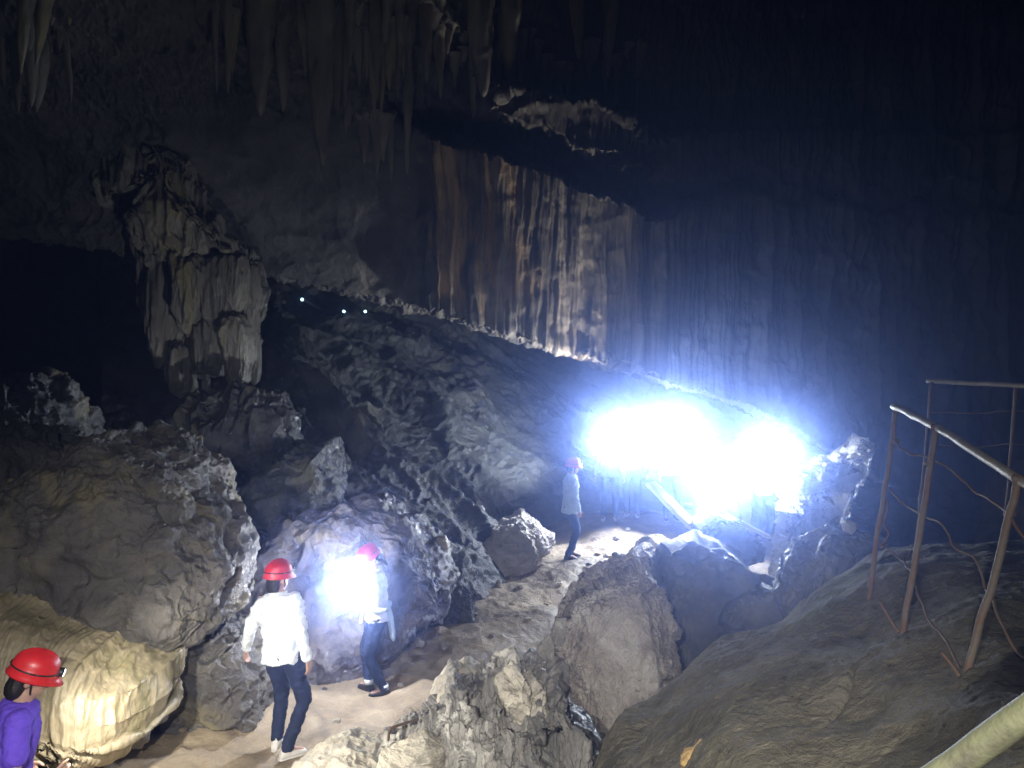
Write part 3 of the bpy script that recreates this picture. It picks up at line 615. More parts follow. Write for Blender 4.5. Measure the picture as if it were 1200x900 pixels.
# loose stones on the path
sm = []
for k in range(4):
    Vs, Fs = cube_sphere(16); v = Vs.copy()
    for _ in range(9):
        n = rs.normal(size=3); n /= np.linalg.norm(n); h = rs.uniform(.55, .85); ex = np.maximum(v@n-h, 0); v = v-n*ex[:, None]*.95
    v = displace(v*np.array([1, .8, .55]), Fs, [[('fbm', 2.5, .08, 4)]], k)
    sm.append(raw_mesh('stone', v, Fs, [M_floor, M_slab, M_boulder, M_pale][k]))
for q, (x, y, d, r) in enumerate([(700, 640, 13.4, .07), (722, 630, 14, .09), (690, 668, 12.6, .06), (735, 622, 14.4, .08), (640, 700, 11.4, .05), (618, 735, 10.4, .06), (575, 752, 9.7, .05), (600, 705, 11.2, .05), (520, 765, 9.3, .06),
   (470, 800, 8.2, .05), (380, 800, 8.3, .04), (270, 862, 6.9, .05), (215, 870, 6.7, .04), (155, 880, 6.5, .05), (120, 868, 6.7, .04), (395, 845, 7.3, .05), (610, 690, 11.9, .07), (656, 690, 12, .05), (730, 645, 13.2, .1), (712, 655, 13, .08)]):
    p = Pw(x, y, d); o = obj('stone', sm[q % 4], None, 'small loose stone lying on the trodden earth path', 'stone', 'loose stones on the path')
    o.location = (p[0], p[1], ground_z(p[0], p[1])+r*.2); o.scale = (r, r, r); o.rotation_euler = (0, 0, q*1.3)

for q, (x, y, d, r) in enumerate([(300, 815, 8.6, .14), (325, 820, 8.5, .09), (352, 800, 8.9, .12), (385, 790, 9.0, .10), (470, 772, 9.4, .13), (492, 768, 9.5, .09), (515, 758, 9.8, .12), (545, 735, 10.4, .10), (562, 700, 11.5, .14), (585, 688, 12.0, .10),
   (640, 648, 13.7, .12), (655, 735, 9.4, .12), (640, 745, 9.2, .09), (668, 700, 10.4, .13), (690, 672, 11.6, .12), (705, 662, 12.2, .10), (722, 652, 12.8, .13), (745, 640, 13.5, .12), (268, 842, 7.5, .09), (215, 856, 7.0, .07), (240, 850, 7.2, .06), (632, 800, 7.9, .10), (618, 790, 8.1, .07)]):
    p = Pw(x, y, d); o = obj('rubble_stone', sm[(q*7+2) % 4], None, 'angular fallen stone among the rubble along the edges of the path', 'stone', 'fallen stones along the path edges')
    o.location = (p[0], p[1], ground_z(p[0], p[1])+r*.25); o.scale = (r, r*.9, r*1.1); o.rotation_euler = (q*.9, q*.5, q*1.7)
# ================================================================== PEOPLE
def _sph(n=12):
    return cube_sphere(n)
def ell(c, r, R=None, n=12):
    V, F = _sph(n); v = V*np.asarray(r, float)
    if R is not None: v = v@np.asarray(R).T
    return v+np.asarray(c, float), F
def capsule(a, b, ra, rb, n=14, flat=1.0, fdir=None):
    """tapered round ended limb from a to b; `flat` squeezes it along fdir"""
    a = np.asarray(a, float); b = np.asarray(b, float); T = b-a; Ln = np.linalg.norm(T); T = T/max(Ln, 1e-6)
    up = np.array([0, 1.0, 0]) if abs(T[1]) < .9 else np.array([1.0, 0, 0])
    if fdir is not None: up = np.asarray(fdir, float)
    U = up-T*(up@T); U /= np.linalg.norm(U); B = np.cross(T, U)
    rings = []
    for k in range(5): t = math.pi/2*(1-k/4*.98); rings.append((-math.sin(t)*ra, math.cos(t)*ra))
    for k in range(1, 6): f = k/6; rings.append((Ln*f, ra+(rb-ra)*f))
    for k in range(5): t = math.pi/2*(k/4*.98); rings.append((Ln+math.sin(t)*rb, math.cos(t)*rb))
    V = []
    for (s, r) in rings:
        for k in range(n):
            an = 2*math.pi*k/n; V.append(a+T*s+(U*math.cos(an)*flat+B*math.sin(an))*max(r, 1e-4))
    m = len(rings); F = [(i*n+k, i*n+(k+1) % n, (i+1)*n+(k+1) % n, (i+1)*n+k) for i in range(m-1) for k in range(n)]
    F += [tuple(range(n-1, -1, -1)), tuple((m-1)*n+k for k in range(n))]
    return np.array(V), F
def loft(rings, n=22):
    """rings: (centre, half width along right, half depth along fwd, right vector, fwd vector)"""
    V = []
    for (c, rx, ry, X, Yv) in rings:
        for k in range(n):
            a = 2*math.pi*k/n; ca, sa = math.cos(a), math.sin(a)
            ca = math.copysign(abs(ca)**.85, ca); sa = math.copysign(abs(sa)**.85, sa)
            V.append(np.asarray(c)+np.asarray(X)*rx*ca+np.asarray(Yv)*ry*sa)
    m = len(rings); F = [(i*n+k, i*n+(k+1) % n, (i+1)*n+(k+1) % n, (i+1)*n+k) for i in range(m-1) for k in range(n)]
    F += [tuple(range(n-1, -1, -1)), tuple((m-1)*n+k for k in range(n))]
    return np.array(V), F
def fuse(name, prims, voxel, mat, parent, smooth=4, wrinkle=None, seed=0, scale=1.0, **kw):
    V = []; F = []; o_ = 0
    for (v, f) in prims:
        V.append(np.asarray(v)); F += [tuple(int(x)+o_ for x in q) for q in f]; o_ += len(v)
    V = np.concatenate(V)
    me = bpy.data.meshes.new('t'); me.from_pydata(V.tolist(), [], F); me.update()
    import bmesh as _b
    bm = _b.new(); bm.from_mesh(me)
    _b.ops.recalc_face_normals(bm, faces=bm.faces); bm.to_mesh(me); bm.free()
    t = bpy.data.objects.new('t', me); COL.objects.link(t)
    rm = t.modifiers.new('r', 'REMESH'); rm.mode = 'VOXEL'; rm.voxel_size = voxel
    sm = t.modifiers.new('s', 'SMOOTH'); sm.factor = .5; sm.iterations = smooth
    dg = bpy.context.evaluated_depsgraph_get(); ev = t.evaluated_get(dg).to_mesh()
    nv = len(ev.vertices); co = np.empty(nv*3, np.float32); ev.vertices.foreach_get('co', co); co = co.reshape(-1, 3).astype(float)
    nl = len(ev.loops); li = np.empty(nl, np.int32); ev.loops.foreach_get('vertex_index', li)
    assert nl == 4*len(ev.polygons)
    FF = li.reshape(-1, 4)
    bpy.data.objects.remove(t); bpy.data.meshes.remove(me)
    if wrinkle: co = displace(co, FF, wrinkle, seed)
    return obj(name, raw_mesh(name, co*scale, FF, mat), parent, **kw)
def ik(a, b, l1, l2, pole):
    a = np.asarray(a, float); b = np.asarray(b, float); d = b-a; L = np.linalg.norm(d)
    if L > (l1+l2)*.995: b = a+d/L*(l1+l2)*.995; d = b-a; L = np.linalg.norm(d)
    x = (l1*l1-l2*l2+L*L)/(2*L); h = math.sqrt(max(l1*l1-x*x, 0)); T = d/L
    p = np.asarray(pole, float); p = p-T*(p@T); p /= np.linalg.norm(p)
    return a+T*x+p*h, b
def rotz(a): c, s = math.cos(a), math.sin(a); return np.array([[c, -s, 0], [s, c, 0], [0, 0, 1.0]])
def rotx(a): c, s = math.cos(a), math.sin(a); return np.array([[1.0, 0, 0], [0, c, -s], [0, s, c]])
def roty(a): c, s = math.cos(a), math.sin(a); return np.array([[c, 0, s], [0, 1.0, 0], [-s, 0, c]])

def mk(c, rough=.8, var=.15, **k): return plain_mat(k.pop('name', 'cloth'), c, rough, var=var, sc=9, bump=.25, bsc=120, spec=.3)
M_dark = plain_mat('black plastic', (.02, .02, .02), .45)
M_skin = plain_mat('skin', (.42, .26, .19), .55, var=.10, sc=14, bump=.1, bsc=200)
M_hair = plain_mat('black hair', (.012, .010, .009), .5, var=.4, sc=30, bump=.5, bsc=160)
M_red = plain_mat('red helmet shell', (.60, .022, .028), .38, var=.12, sc=18, bump=.08, bsc=90)
M_lens = plain_mat('headlamp lens lit', (.9, .9, .9), .2, emit=((.85, .92, 1.0), 30.0))
M_white = mk((.66, .70, .74), name='white cloth'); M_paleblue = mk((.42, .52, .62), name='pale blue cloth'); M_denim = mk((.018, .026, .06), name='dark navy denim')
M_purple = mk((.15, .08, .66), name='violet cotton'); M_blue_tr = mk((.035, .06, .17), name='blue trousers cloth'); M_black = mk((.015, .016, .02), name='black cloth')
M_shoe_w = plain_mat('white shoe leather', (.62, .60, .57), .5, var=.15, sc=20); M_shoe_d = plain_mat('dark shoe leather', (.02, .02, .024), .45, var=.3, sc=20)
M_sole = plain_mat('shoe sole', (.5, .49, .46), .7); M_eye = plain_mat('dark eye', (.015, .012, .01), .15); M_grey = mk((.2, .21, .23), name='grey cloth')

def person(label, loc, yaw, H=1.66, pelvis=(0, 0, .94), lean=(0, 0), head_yaw=0, head_pitch=0, head_roll=0, feet=((-.10, .0), (.10, .0)), foot_yaw=(8, -8), wrists=((-.30, .05, .86), (.30, .05, .86)),
           top='jacket', top_mat=None, leg_mat=None, shoe_mat=None, hair='short', sole_mat=None, voxel=.0095, seed=1, sash=None, sock=None, elbow_out=(1, 1), hem=.0, female=False, lamp_down=0.0, chest_turn=0, group=None):
    s = H/1.70
    root = empty('person', loc, math.radians(yaw), label, 'person', group)
    pel = np.array(pelvis, float)
    Rt = rotz(math.radians(chest_turn))@roty(math.radians(lean[1]))@rotx(math.radians(-lean[0]))
    X, Yv, Z = Rt[:, 0], Rt[:, 1], Rt[:, 2]
    Xp = rotz(math.radians(chest_turn*.3))[:, 0]; Yp = rotz(math.radians(chest_turn*.3))[:, 1]
    sw = .175 if female else .195; hw = .155 if female else .15
    waist = pel+Z*.14; chest = pel+Z*.36; shc = pel+Z*.475; neck = pel+Z*.53
    hc = neck+Z*.135+Yv*.025
    Rh = rotz(math.radians(head_yaw))@roty(math.radians(head_roll))@rotx(math.radians(-head_pitch))
    hx, hy, hz = Rh[:, 0], Rh[:, 1], Rh[:, 2]
    hips = [pel+Xp*(-.088)-np.array([0, 0, .03]), pel+Xp*.088-np.array([0, 0, .03])]
    sh = [shc-X*sw*.93, shc+X*sw*.93]
    body = []; trous = []; topm = []
    knees = []; ank = []; fdirs = []
    for i in (0, 1):
        f = feet[i]; fz = f[2] if len(f) > 2 else 0
        fy = math.radians(foot_yaw[i]); fd = np.array([-math.sin(fy), math.cos(fy), 0]); fdirs.append(fd)
        A = np.array([f[0], f[1], fz+.085]); k, A = ik(hips[i], A, .435, .43, fd); knees.append(k); ank.append(A)
        body += [capsule(hips[i], k, .080, .055), capsule(k, A, .054, .036), capsule(A, A+fd*.13-np.array([0, 0, .045]), .036, .03)]
        trous += [capsule(hips[i]+np.array([0, 0, .02]), k, .102 if female else .098, .071, n=18), capsule(k, A+np.array([0, 0, .02]), .070, .056, n=18)]
    elb = []; wri = []
    for i in (0, 1):
        sgn = -1 if i == 0 else 1
        W_ = np.array(wrists[i], float); e, W_ = ik(sh[i], W_, .285, .25, -Yv*.8+X*sgn*.5*elbow_out[i]); elb.append(e); wri.append(W_)
        body += [capsule(sh[i], e, .046, .036), capsule(e, W_, .036, .024)]
        # hand: palm, four curled fingers, thumb
        fd = (W_-e); fd /= np.linalg.norm(fd); pn = X*(-sgn); pn = pn-fd*(pn@fd); pn /= np.linalg.norm(pn)     # palm faces the body
        side = np.cross(fd, pn)
        if side@(Yv) < 0: side = -side                                                               # thumb side forward
        pc = W_+fd*.045
        body.append(capsule(W_+fd*.01, W_+fd*.075, .026, .036, flat=.45, fdir=pn))
        for q, (off, ln) in enumerate([(.030, .070), (.010, .080), (-.010, .074), (-.029, .058)]):
            b0 = W_+fd*.072+side*off; d1 = fd*.93+pn*.36; d2 = fd*.6+pn*.8
            m1 = b0+d1/np.linalg.norm(d1)*ln*.55; m2 = m1+d2/np.linalg.norm(d2)*ln*.45
            body += [capsule(b0-fd*.02, m1, .0105, .0098, n=8), capsule(m1, m2, .0098, .0085, n=8)]
        t0 = W_+fd*.025+side*.028; t1 = t0+(fd*.6+side*.75+pn*.15)*.042; t2 = t1+(fd*.9+side*.25+pn*.3)*.032
        body += [capsule(t0, t1, .0135, .0115, n=8), capsule(t1, t2, .0115, .0095, n=8)]
    # torso
    body.append(loft([(pel-Z*.06, hw*.8, .085, Xp, Yp), (pel, hw, .10, Xp, Yp), (waist, hw*.83, .083, X, Yv), (chest, .155, .105, X, Yv), (shc-Z*.03, .165, .085, X, Yv), (shc+Z*.03, .10, .06, X, Yv), (neck, .052, .052, X, Yv)]))
    body += [capsule(shc+Z*.0, neck+Z*.06+Yv*.012, .062, .050), capsule(neck, hc-hz*.05, .052, .048)]
    # head with brow, nose, lips, chin, ears
    body += [ell(hc+hz*.022-hy*.008, (.073, .092, .092), Rh, 18), ell(hc-hz*.045+hy*.028, (.056, .062, .068), Rh, 14), ell(hc-hz*.094+hy*.062, (.024, .02, .018), Rh, 10),
             capsule(hc+hz*.004+hy*.086, hc-hz*.030+hy*.104, .009, .0125, n=10), ell(hc-hz*.062+hy*.085, (.022, .011, .010), Rh, 8), capsule(hc+hz*.020+hy*.078-hx*.042, hc+hz*.020+hy*.078+hx*.042, .010, .010, n=8),
             ell(hc-hx*.074-hz*.005-hy*.012, (.011, .019, .031), Rh, 8), ell(hc+hx*.074-hz*.005-hy*.012, (.011, .019, .031), Rh, 8)]
    fuse('body', body, voxel, M_skin, root, smooth=3, scale=s)
    for sg in (-1, 1):
        v, f = ell(hc+hx*.031*sg+hz*.002+hy*.076, (.0125, .010, .009), Rh, 7); obj('eye', raw_mesh('eye', v*s, f, M_eye), root)
    # trousers
    trous += [loft([(pel-np.array([0, 0, .10]), hw*.95, .105, Xp, Yp), (pel-np.array([0, 0, .03]), hw*1.13, .128, Xp, Yp), (pel+Z*.06, hw*1.06, .115, Xp, Yp), (pel+Z*.12, hw*.97, .10, X, Yv)])]
    fuse('trousers', trous, voxel*1.1, leg_mat, root, smooth=6, wrinkle=[[('fbm', 7, .012, 2), ('ridge', (9, 9, 16), .010, 3, .5)]], seed=seed, scale=s)
    # top
    if top:
        zb = -.05-hem
        topm.append(loft([(pel+Z*(zb), hw*1.22, .142, X, Yv), (pel+Z*(zb+.03), hw*1.26, .146, X, Yv), (pel+Z*.10, hw*1.16, .132, X, Yv), (waist+Z*.05, hw*1.12, .125, X, Yv), (chest, .188, .138, X, Yv), (shc-Z*.03, .20, .115, X, Yv), (shc+Z*.045, .155, .10, X, Yv), (neck+Z*.012, .082, .080, X, Yv)]))
        for i in (0, 1):
            sgn = -1 if i == 0 else 1
            if top == 'tshirt':
                m = sh[i]*.35+elb[i]*.65; topm.append(capsule(sh[i]-Z*.01, m, .074, .070, n=18))
            else:
                d = wri[i]-elb[i]; d /= np.linalg.norm(d)
                topm += [capsule(sh[i]-Z*.012, elb[i], .072, .062, n=18), capsule(elb[i], wri[i]-d*.015, .062, .048, n=18)]
        fuse('t_shirt' if top == 'tshirt' else 'jacket', topm, voxel*1.1, top_mat, root, smooth=6, wrinkle=[[('fbm', 5, .016, 2, .4), ('ridge', (6, 6, 9), .010 if top == 'tshirt' else .022, 3, .9)], [('ridge', 20, .004, 2)]], seed=seed+3, scale=s)
        if top == 'jacket':
            v, f = tube_mesh([neck+Z*.012+X*.072*math.cos(a)+Yv*.068*math.sin(a)-Yv*.004 for a in np.linspace(0, 2*math.pi, 20)], .017, 8); obj('collar', raw_mesh('collar', np.array(v)*s, f, top_mat), root)
    # shoes
    for i in (0, 1):
        A, fd = ank[i], fdirs[i]; g = np.array([A[0], A[1], A[2]-.085]); up = np.array([0, 0, 1.0]); rt_ = np.cross(fd, up)
        sh_ = [loft([(g+up*.018-fd*.075+up*.0, .030, .022, rt_, up), (g+up*.045-fd*.06, .036, .042, rt_, up), (g+up*.052-fd*.01, .040, .050, rt_, up), (g+up*.042+fd*.07, .043, .036, rt_, up), (g+up*.034+fd*.13, .044, .026, rt_, up), (g+up*.026+fd*.175, .030, .017, rt_, up)]), capsule(g+up*.07, g+up*.11, .046, .048)]
        so = fuse('shoe', sh_, .009, shoe_mat, root, smooth=3, scale=s)
        sl = [loft([(g+up*.009-fd*.09, .026, .010, rt_, up), (g+up*.009-fd*.06, .040, .011, rt_, up), (g+up*.009+fd*.02, .040, .011, rt_, up), (g+up*.009+fd*.10, .049, .011, rt_, up), (g+up*.010+fd*.16, .042, .011, rt_, up), (g+up*.012+fd*.19, .022, .010, rt_, up)])]
        fuse('sole', sl, .008, sole_mat or M_sole, so, smooth=2, scale=s)
        if sock:
            v, f = tube_mesh([A+up*.005, A+up*.03, A+up*.06], [.053, .054, .052], 16); obj('sock', raw_mesh('sock', np.array(v)*s, f, sock), root)
    # hair
    hp = [ell(hc+hz*.030-hy*.018, (.085, .098, .092), Rh, 14)]
    hp.append(ell(hc-hz*.02-hy*.055, (.076, .055, .075), Rh, 12))
    if hair == 'bob': hp += [ell(hc-hz*.06-hy*.055, (.080, .058, .085), Rh, 12)]
    if hair == 'tail': hp += [capsule(hc-hz*.03-hy*.10, hc-hz*.20-hy*.11, .030, .014)]
    fuse('hair', hp, .009, M_hair, root, smooth=2, wrinkle=[[('ridge', (30, 30, 6), .005, 2)]], scale=s)
    # helmet: dome with a rolled rim, a peak and a raised band; headlamp clipped on the front
    n, m = 40, 18; V = []; hb = hc+hz*.048-hy*.004
    prof = [(1.0+.14*(k == 0), 0.0) for k in range(1)]
    def ringp(r, z, peak=0.0, side=1.0):
        out = []
        for k in range(n):
            a = 2*math.pi*k/n; ca, sa = math.cos(a), math.sin(a)
            pk = peak*max(0, sa)**2
            out.append(hb+hx*ca*.108*r*side+hy*sa*(.128*r+pk)+hz*(z-.35*pk))
        return out
    rings = [ringp(.90, -.016, 0), ringp(1.03, -.030, .025), ringp(1.10, -.034, .040), ringp(1.115, -.027, .042), ringp(1.065, -.012, .018), ringp(1.045, .004, .0), ringp(1.05, .022), ringp(1.02, .030), ringp(1.0, .040)]
    for k in range(1, 12):
        t = k/12*math.pi/2; rings.append(ringp(math.cos(t)*.985, .040+math.sin(t)*.088))
    V = np.array([p for r in rings for p in r]); m = len(rings)
    # raised ridge front to back
    rel = V-hb; across = np.abs(rel@hx); hgt = rel@hz
    V = V+hz*(.010*np.exp(-(across/.018)**2)*sstep(.03, .07, hgt))[:, None]
    F = [(i*n+k, i*n+(k+1) % n, (i+1)*n+(k+1) % n, (i+1)*n+k) for i in range(m-1) for k in range(n)]
    F += [tuple(range(n-1, -1, -1)), tuple((m-1)*n+k for k in range(n))]
    he = obj('helmet', raw_mesh('helmet', V*s, F, M_red), root)
    lp = hb+hy*.140+hz*.022
    ld_ = rotx(0)@(hy*math.cos(lamp_down)-hz*math.sin(lamp_down))
    v, f = tube_mesh([lp-ld_*.016, lp-ld_*.012, lp+ld_*.012, lp+ld_*.018], [.018, .026, .028, .024], 14); lam = obj('headlamp', raw_mesh('headlamp', np.array(v)*s, f, M_dark), he)
    v, f = tube_mesh([lp+ld_*.0185, lp+ld_*.021], [.022, .020], 14); obj('lamp_lens', raw_mesh('lamp_lens', np.array(v)*s, f, M_lens), he)
    v, f = tube_mesh([hb+hx*.113*math.cos(a)+hy*.134*math.sin(a)+hz*.022 for a in np.linspace(0, 2*math.pi, 30)], .0055, 6); obj('lamp_strap', raw_mesh('lamp_strap', np.array(v)*s, f, M_dark), he)
    v, f = tube_mesh([hc-hx*.085+hz*.03, hc-hx*.078-hz*.05+hy*.02, hc-hz*.118+hy*.05, hc+hx*.078-hz*.05+hy*.02, hc+hx*.085+hz*.03], .0045, 6); obj('chin_strap', raw_mesh('chin_strap', np.array(v)*s, f, M_black), he)
    if sash:
        pts = [pel+Z*.10+X*.178*math.cos(a)+Yv*.150*math.sin(a)+Z*.012*math.sin(a*3) for a in np.linspace(-math.pi*.5, math.pi*1.5, 30)]
        v1 = tube_mesh(pts, .030, 10)
        kx = pel+Z*.10-X*.02+Yv*.165 if sash[1] == 'front' else pel+Z*.10+X*.05-Yv*.17
        d_ = 1 if sash[1] == 'front' else -1
        prm = [v1, ell(kx, (.042, .035, .036), None, 10), capsule(kx, kx+X*.08-Z*.17+Yv*.03*d_, .026, .034, flat=.5, fdir=Yv), capsule(kx, kx-X*.055-Z*.13+Yv*.02*d_, .024, .03, flat=.5, fdir=Yv), capsule(kx, kx+X*.08+Z*.045, .026, .02), capsule(kx, kx-X*.08+Z*.04, .026, .02)]
        prm.append(loft([(pel+Z*.10-Yv*.11*d_, .15, .045, X, Yv), (pel-Z*.04-Yv*.14*d_, .17, .04, X, Yv), (pel-Z*.24-Yv*.15*d_, .17, .028, X, Yv), (pel-Z*.30-Yv*.15*d_, .14, .02, X, Yv)]))
        fuse('tied_jacket', prm, .0095, sash[0], root, smooth=4, wrinkle=[[('ridge', (9, 9, 5), .012, 3, .4)]], seed=seed+5, scale=s)
    R0 = rotz(math.radians(yaw))
    lens = np.asarray(loc)+R0@((lp+ld_*.06)*s); fw = R0@ld_
    return root, lens, fw
def on_ground(px, py, Y, dz=0.0):
    p = Pw(px, py, Y); return (p[0], p[1], ground_z(p[0], p[1])+dz)

# white jacket walker, seen from behind, arms a little out
P2, l2, f2 = person('person in white jacket, dark jeans and red helmet, walking away with back turned', on_ground(331, 878, 6.72), -14, 1.64, pelvis=(.01, 0, .93), lean=(3, -6), head_yaw=-25, head_pitch=4,
   feet=((-.09, .06), (.10, -.08)), foot_yaw=(6, -38), wrists=((-.40, .06, .90), (.34, -.10, .82)), top_mat=M_white, leg_mat=M_denim, shoe_mat=M_shoe_w, hair='bob', seed=2, voxel=.008, elbow_out=(.5, .6), hem=.03, female=True)
# headlamp wearer facing left
P3, l3, f3 = person('person in white with jacket tied at the waist, holding a glaring torch', on_ground(443, 815, 8.15), 104, 1.56, pelvis=(0, 0, .93), lean=(4, 0), head_yaw=14, head_pitch=34, feet=((-.10, -.06), (.10, .10)), foot_yaw=(-8, -55),
   wrists=((-.17, .13, 1.33), (.26, -.02, .86)), top_mat=M_white, leg_mat=M_denim, shoe_mat=M_shoe_d, hair='tail', seed=4, voxel=.009, sash=(M_paleblue, 'front'), sock=M_white, lamp_down=.2, female=True, sole_mat=M_shoe_d)
T3_hand = list(np.array(on_ground(443, 815, 8.15))+rotz(math.radians(104))@(np.array([-.15, .23, 1.37])*1.56/1.70))
# man standing farther up the path
P4, l4, f4 = person('person in pale blue shirt and blue trousers standing sideways on the upper path', on_ground(668, 655, 13.1), -82, 1.66, lean=(2, 0), head_pitch=6, feet=((-.10, .04), (.10, -.06)), wrists=((-.24, .12, .88), (.24, .10, .86)),
   top_mat=M_paleblue, leg_mat=M_blue_tr, shoe_mat=M_shoe_d, seed=6, voxel=.011, hem=.08)
# group in the glare
P5, l5, f5 = person('person in dark trousers half lost in the left side of the glare', on_ground(714, 608, 15.0), 175, 1.62, head_pitch=2, feet=((-.12, .0), (.12, .05)), top_mat=M_grey, leg_mat=M_denim, shoe_mat=M_shoe_w, seed=8, voxel=.012)
P6, l6, f6 = person('person in black trousers beside the pale plank, torso lost in glare', on_ground(741, 602, 15.3), 165, 1.66, head_pitch=0, top_mat=M_black, leg_mat=M_black, shoe_mat=M_shoe_w, seed=9, voxel=.012)
P7, l7, f7 = person('person with a headlamp at the heart of the big glare, facing us', on_ground(786, 610, 15.1), 182, 1.68, top_mat=M_grey, leg_mat=M_denim, shoe_mat=M_shoe_d, seed=10, voxel=.012, wrists=((-.24, .20, 1.0), (.24, .05, .86)))
P8, l8, f8 = person('person with a headlamp at the right end of the glare, behind the blocks', on_ground(894, 618, 14.7), 190, 1.66, top_mat=M_paleblue, leg_mat=M_denim, shoe_mat=M_shoe_d, seed=11, voxel=.012)
# nearest one, cut by the frame
q = Pw(4, 1075, 4.25)
P1, l1, f1 = person('person in a violet t-shirt with a red helmet, cut off at the bottom left corner', (q[0], q[1], ground_z(q[0], q[1])), -58, 1.62, pelvis=(0, 0, .93), lean=(12, 0), head_yaw=-4, head_pitch=24, head_roll=4, feet=((-.12, .12), (.10, -.14)),
   wrists=((-.28, .12, .95), (.17, .26, 1.05)), top='tshirt', top_mat=M_purple, leg_mat=M_denim, shoe_mat=M_shoe_w, hair='bob', seed=12, voxel=.008, female=True, elbow_out=(1, 1.3))
def T3(v): return tuple(float(x) for x in v)
# a torch in the hand of the light-jacketed woman, and one left lying on the bright block
def torch(c, dirv, r, label):
    d = np.asarray(dirv, float); d /= np.linalg.norm(d)
    t = empty('torch', c, label=label, cat='torch')
    v, f = tube_mesh([-d*.13, -d*.125, -d*.02, d*.005, d*.03, d*.034], np.array([.6, .7, .7, 1.0, 1.15, 1.1])*r, 14); obj('barrel', raw_mesh('barrel', v, f, M_dark), t)
    v, f = tube_mesh([d*.0345, d*.038], [r*.95, r*.9], 14); obj('lens', raw_mesh('lens', v, f, M_lens), t)
    return np.asarray(c)+d*.07
h3 = np.array(T3_hand)
lt3 = torch(h3, (-.75, -.62, -.05), .02, 'lit torch held up in front of the chest by the walker with tied jacket')
lt9 = torch(Pw(838, 572, 12.5), (-.2, -1, .05), .028, 'lit torch lying on the bright flat topped block beneath the glare')
GLARE = [(T3(l5), 520), (T3(l6), 420), (T3(l7), 1400), (T3(l8), 1250), (T3(Pw(845, 528, 14.4)), 10), (T3(lt9), 420)]
GLARE = [g for g in GLARE if g[1] > 20]
HEADLIGHTS_AND_FILLS = [(T3(lt3+np.array([-.02, -.06, .0])), 190, (.84, .88, 1), None, 0),
  (T3(l3+f3*.12), 160, (1, .97, .9), T3(Pw(228, 360, 12)), 33),  # added beam, turned off the gaze to brighten the drapery column
  (T3(l1+f1*.05), 400, (1, .95, .84), T3(l1+f1*2+np.array([-.2, 1.2, -1.5])), 140),
  (T3(l2+f2*.05), 120, (.86, .92, 1), T3(Pw(450, 500, 17)), 60),
  (T3(l5+np.array([-.15, -.1, .05])), 1100, (.80, .90, 1), T3(Pw(490, 460, 16.5)), 112),  # extra fill beside the headlamp, added to light the slope
  (T3(l4), 60, (.85, .92, 1), T3(l4+f4*2), 150),
  (T3(l4+f4*.10+np.array([0, -.35, .28])), 5200, (.9, .95, 1), T3(Pw(985, 575, 12.8)), 30),  # fill added above the helmet to brighten the leaning slab
  (T3(l7+np.array([.1, .4, .2])), 480, (.40, .55, 1), T3(Pw(815, 450, 17.0)), 92),  # blue fill added behind the lamp bearer to tint the right wall
  (T3(Pw(735, 545, 15.2)), 1750, (1, .90, .77), T3(Pw(650, 362, 15.0)), 96),  # fill without a visible source, added to light the curtains
  ((-.5, -.5, 3.9), 1900, (1, .96, .89), (-.7, 6.9, -.1), 74)]
TORCH_W = 290
HAZE = .030; HAZE_G = .96
# ================================================================== RAILINGS, IRON, PLANK, LAMPS
M_rust = plain_mat('rusty iron', (.15, .125, .10), .75, .2, c2=(.145, .08, .048), thr=(.42, .62), sc=7, bump=.5, bsc=50)
M_pipe = plain_mat('dull galvanised pipe', (.38, .36, .32), .5, .4, var=.3, sc=9, bump=.3, bsc=70)
M_near = plain_mat('weathered painted pipe', (.10, .105, .062), .65, .1, c2=(.055, .052, .038), thr=(.5, .7), sc=16, bump=.3, bsc=80)
def dpath(pts): return [Pw(*p) for p in pts]
p0 = Pw(1092, 690, 3.9)
rl = empty('railing', p0, label='rusty railing with a sloping grey handrail and twisted wires on the smooth brown rock', cat='railing')
tube('handrail', dpath([(1047, 476, 4.65), (1096, 500, 4.0), (1146, 531, 3.5), (1192, 561, 3.12), (1290, 622, 2.6)]), .020, M_pipe, rl, n=14, samples=30, wob=.006)
for a, b, r in [((1050, 478, 4.63), (1017, 715, 4.78), .0145), ((1097, 501, 3.98), (1050, 800, 4.02), .0155), ((1193, 563, 3.1), (1123, 836, 3.1), .0155), ((1290, 624, 2.6), (1232, 900, 2.55), .0155)]:
    A, B = Pw(*a), Pw(*b); tube('post', [A, A*.66+B*.34+np.array([.004, 0, 0]), A*.33+B*.67-np.array([.004, 0, 0]), B], r, M_rust, rl, n=12, samples=20, wob=.008, jitter=.04)
wires = [
 [(1050, 498, 4.62), (1048, 516, 4.58), (1062, 529, 4.4), (1092, 538, 4.05), (1122, 556, 3.7), (1142, 577, 3.5), (1180, 600, 3.15), (1206, 635, 2.95), (1290, 690, 2.6)],
 [(1043, 574, 4.66), (1060, 592, 4.5), (1082, 605, 4.15), (1104, 615, 3.85), (1120, 642, 3.65), (1141, 654, 3.45), (1156, 688, 3.3), (1164, 704, 3.12), (1178, 742, 2.95), (1205, 775, 2.8), (1260, 810, 2.6)],
 [(1033, 638, 4.7), (1051, 651, 4.5), (1066, 668, 4.2), (1071, 684, 4.0), (1087, 722, 3.7), (1110, 752, 3.4), (1127, 790, 3.12)],
 [(1042, 586, 4.65), (1037, 612, 4.68), (1041, 626, 4.68), (1032, 642, 4.7)]]
for w in wires: tube('wire', dpath(w), .006, M_rust, rl, n=7, samples=60, wob=.012)
